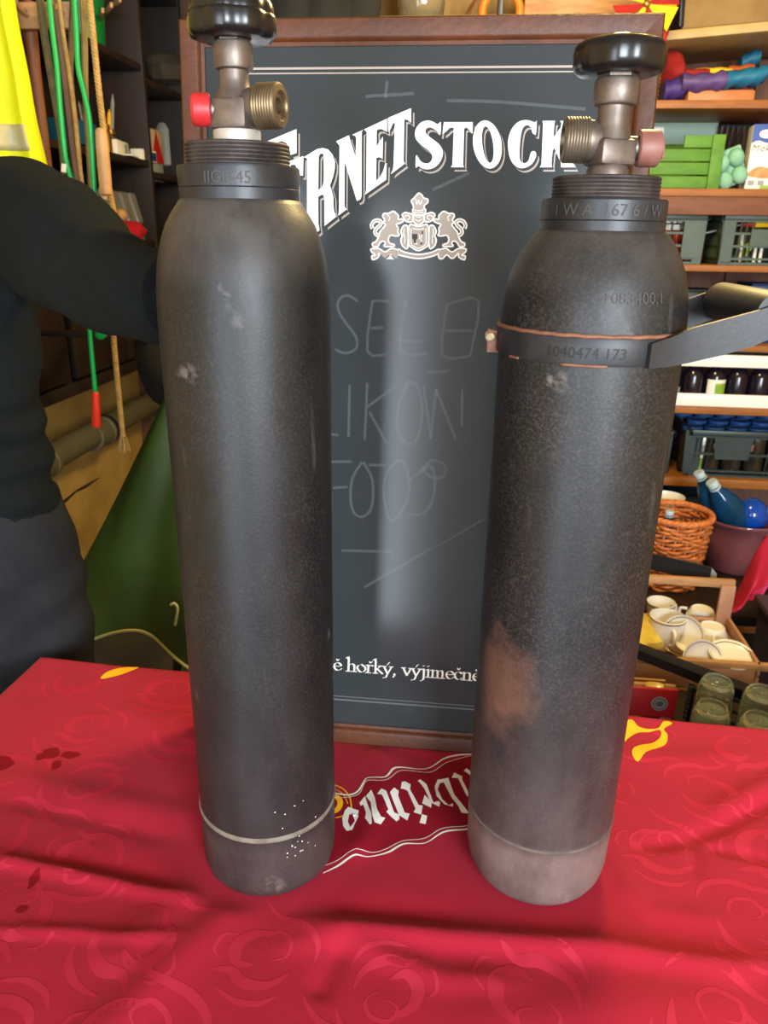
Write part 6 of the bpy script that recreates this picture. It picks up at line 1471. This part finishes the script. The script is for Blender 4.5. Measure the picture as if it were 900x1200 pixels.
for k, (px, py, r, z) in enumerate(((787, 793, .036, .052), (787, 798, .036, .036))):
    p = at(px, py, Y=ry+.05); t = thing('yellow_dish', ['top yellow glazed dish stacked in the red crate', 'lower yellow glazed dish in the red crate'][k], 'dish', (rc.location.x+.018, ry+.048, ZS+z+.0), group='yellow dishes in the red crate')
    part('dish_body', mat('yellow_glaze', 'c9b25a', 'd6c06c', rough=.25, scale=14), t, lambda b: lathe(b, [(.004, -.012), (r*.6, -.012), (r*.72, -.004), (r, .006), (r*.98, .008), (r*.7, -.001), (.004, -.006)], 32), ang=60); part('dish_line', M_gold, t, lambda b: lathe(b, [(r*.80, .0015), (r*.82, .0026), (r*.86, .0040), (r*.84, .0025)], 32, cap=False), ang=60)
# black crate of jars
zk = .56
k0, k1 = at(806, 785, Z=zk), at(905, 822, Z=zk)
kl = at(735, 757, Z=zk)
br = thing('black_rail', 'thick black plastic rail across the front of the cup crate', 'rail', k0)
dk = (k1-kl).normalized(); nk = Vector((-dk.y, dk.x, 0))
def bar(b):
    rs = []
    for p in (kl-dk*.06, k0, k1+dk*.12):
        rs.append([p-k0+nk*s+Vector((0, 0, t)) for s, t in ((-.011, -.014), (.011, -.014), (.013, .008), (.008, .014), (-.008, .014), (-.013, .008))])
    rings(b, rs)
part('rail_bar', M_blackp, br, bar, ang=25)
for p in (kl-dk*.05, k1+dk*.1): part('rail_post', M_blackp, br, lambda b: box(b, p-k0+Vector((0, 0, -.078)), (.018, .018, .128)))
kc = thing('black_crate', 'black mesh crate of upturned glasses standing at the cloth edge', 'crate', (k0.x+.004, k0.y-.016, ZS)); v_ = at(789, 850, Z=zk)-k0; rz_ = atan2(v_.x, -v_.y); kc.rotation_euler = (0, 0, rz_)
ek, ok_ = Vector((cos(rz_), sin(rz_), 0)), Vector((sin(rz_), -cos(rz_), 0))
kw, kd, kh = .34, .20, zk-ZS-.016
part('crate_floor', M_blackp, kc, lambda b: box(b, (kw/2, -kd/2, .004), (kw, kd-.02, .008)))
for x, y in ((.004, -.014), (kw, -.014), (.004, -kd), (kw, -kd)): part('corner_post', M_blackp, kc, lambda b: box(b, (x, y, kh/2), (.014, .014, kh), bev=.002))
def mesh_side(b, x=None, y=None):
    L_ = kd-.02 if x is not None else kw
    n = int(L_/.016)
    for k in range(n+1):
        s = L_*k/n
        c_ = (x, -.014-s, kh/2) if x is not None else (s, y, kh/2)
        box(b, c_, (.004, .004, kh))
    for k in range(5):
        z = .01+(kh-.02)*k/4
        c_ = (x, -.014-L_/2, z) if x is not None else (L_/2, y, z)
        box(b, c_, (.005, L_, .005) if x is not None else (L_, .005, .005))
for nm, kk in (('side_mesh', dict(x=.004)), ('side_mesh', dict(x=kw)), ('back_mesh', dict(y=-.014)), ('front_mesh', dict(y=-kd))): stuff(part(nm, M_blackp, kc, lambda b: mesh_side(b, **kk)))
M_jar = mat('greenish_glass', (.80, .90, .80, 1), rough=.04, trans=.92, ior=1.4)
lab_ = ['rear left', 'rear middle', 'rear right', 'front left', 'front middle', 'front right']
nj = 0
for r in range(2):
    for j in range(4):
        p = Vector((k0.x+.004, k0.y-.016, 0))+ek*(.048+.077*j)+ok_*(.060+.080*r)
        t = thing('drinking_glass', 'upturned glass in the '+('rear' if r == 0 else 'front')+' row of the black crate, '+['first', 'second', 'third', 'fourth'][j]+' from the left', 'glass', (p.x, p.y, ZS+.009), group='glasses in the black crate')
        h = .165-.01*r
        part('glass_body', M_jar, t, lambda b: lathe(b, [(.036, 0), (.0365, .002), (.035, h*.5), (.032, h*.9), (.028, h-.004), (.022, h), (.020, h-.003), (.003, h-.004), (.003, h-.012), (.024, h-.012), (.029, h*.88), (.0325, h*.5), (.034, .002)], 32), ang=50)
        part('base_ring', M_jar, t, lambda b: tube(b, [Vector((.0235*cos(2*pi*i/32), .0235*sin(2*pi*i/32), h)) for i in range(32)], .0022, 6, closed=True), ang=180)
# dark lath lying across the basket front, on the crate handle
a, c = at(750, 655, Y=1.93), at(832, 674, Y=1.86)
lth = thing('dark_lath', 'dark flat lath with a pale end across the front of the wicker basket', 'lath', a)
part('lath_body', M_blackp, lth, lambda b: rings(b, [[p-a+Vector((0, s, t)) for s, t in ((-.004, -.022), (.004, -.022), (.004, .022), (-.004, .022))] for p in (a+(a-c)*.8, c)]) and None)
part('pale_tip', M_gray, lth, lambda b: rings(b, [[p-a+Vector((0, s, t*k)) for s, t in ((-.005, -.022), (.005, -.022), (.005, .022), (-.005, .022))] for p, k in ((c, 1.02), (c+(c-a)*.08, .4))]) and None)
part('lath_foot', M_blackp, lth, lambda b: box(b, (-.045, .02, -(a.z+.018)/2+.0), (.016, .016, a.z-.018)))
# dark violet bin with the pink cloth
a = at(852, 700, Y=1.75)
vb_ = thing('storage_bin', 'dark violet plastic bin behind the cup crate at the right edge', 'bin', (a.x+.30, 1.70, 0)); vz = at(880, 700, Y=1.86).z
part('bin_body', M_bin, vb_, lambda b: lathe(b, [(.20, 0), (.215, .004), (.245, vz-.02), (.23, vz-.02)], 4, Matrix.Rotation(pi/4, 4, 'Z')), ang=20)
part('bin_lid', M_bin, vb_, lambda b: box(b, (0, 0, vz-.010), (.37, .37, .022), bev=.006))
def cloth2(u, v):
    # hangs from the upper right, its hem swinging up to the right
    top = at(850+75*u, 712-125*u+5*sin(u*9), Y=1.98)
    hem = at(846+76*u, 718-22*u-30*u*u, Y=1.90)
    p = top.lerp(hem, v)
    return p+Vector((0, -.025*sin(pi*v)-.012*sin(u*16+v*5)*v, 0))
pk = thing('pink_cloth', 'magenta red cloth hanging in a curve behind the violet bin', 'cloth', (0, 0, 0))
solid(part('cloth_sheet', M_pink, pk, lambda b: grid(b, cloth2, 40, 24), ang=180), .004, 0)
part('hem', mat('magenta_hem', 'd0336e', 'c12a62', rough=.6), pk, lambda b: grid(b, lambda u, v: cloth2(u, .80+.22*v)+Vector((0, -.006, 0)), 40, 4), ang=180)
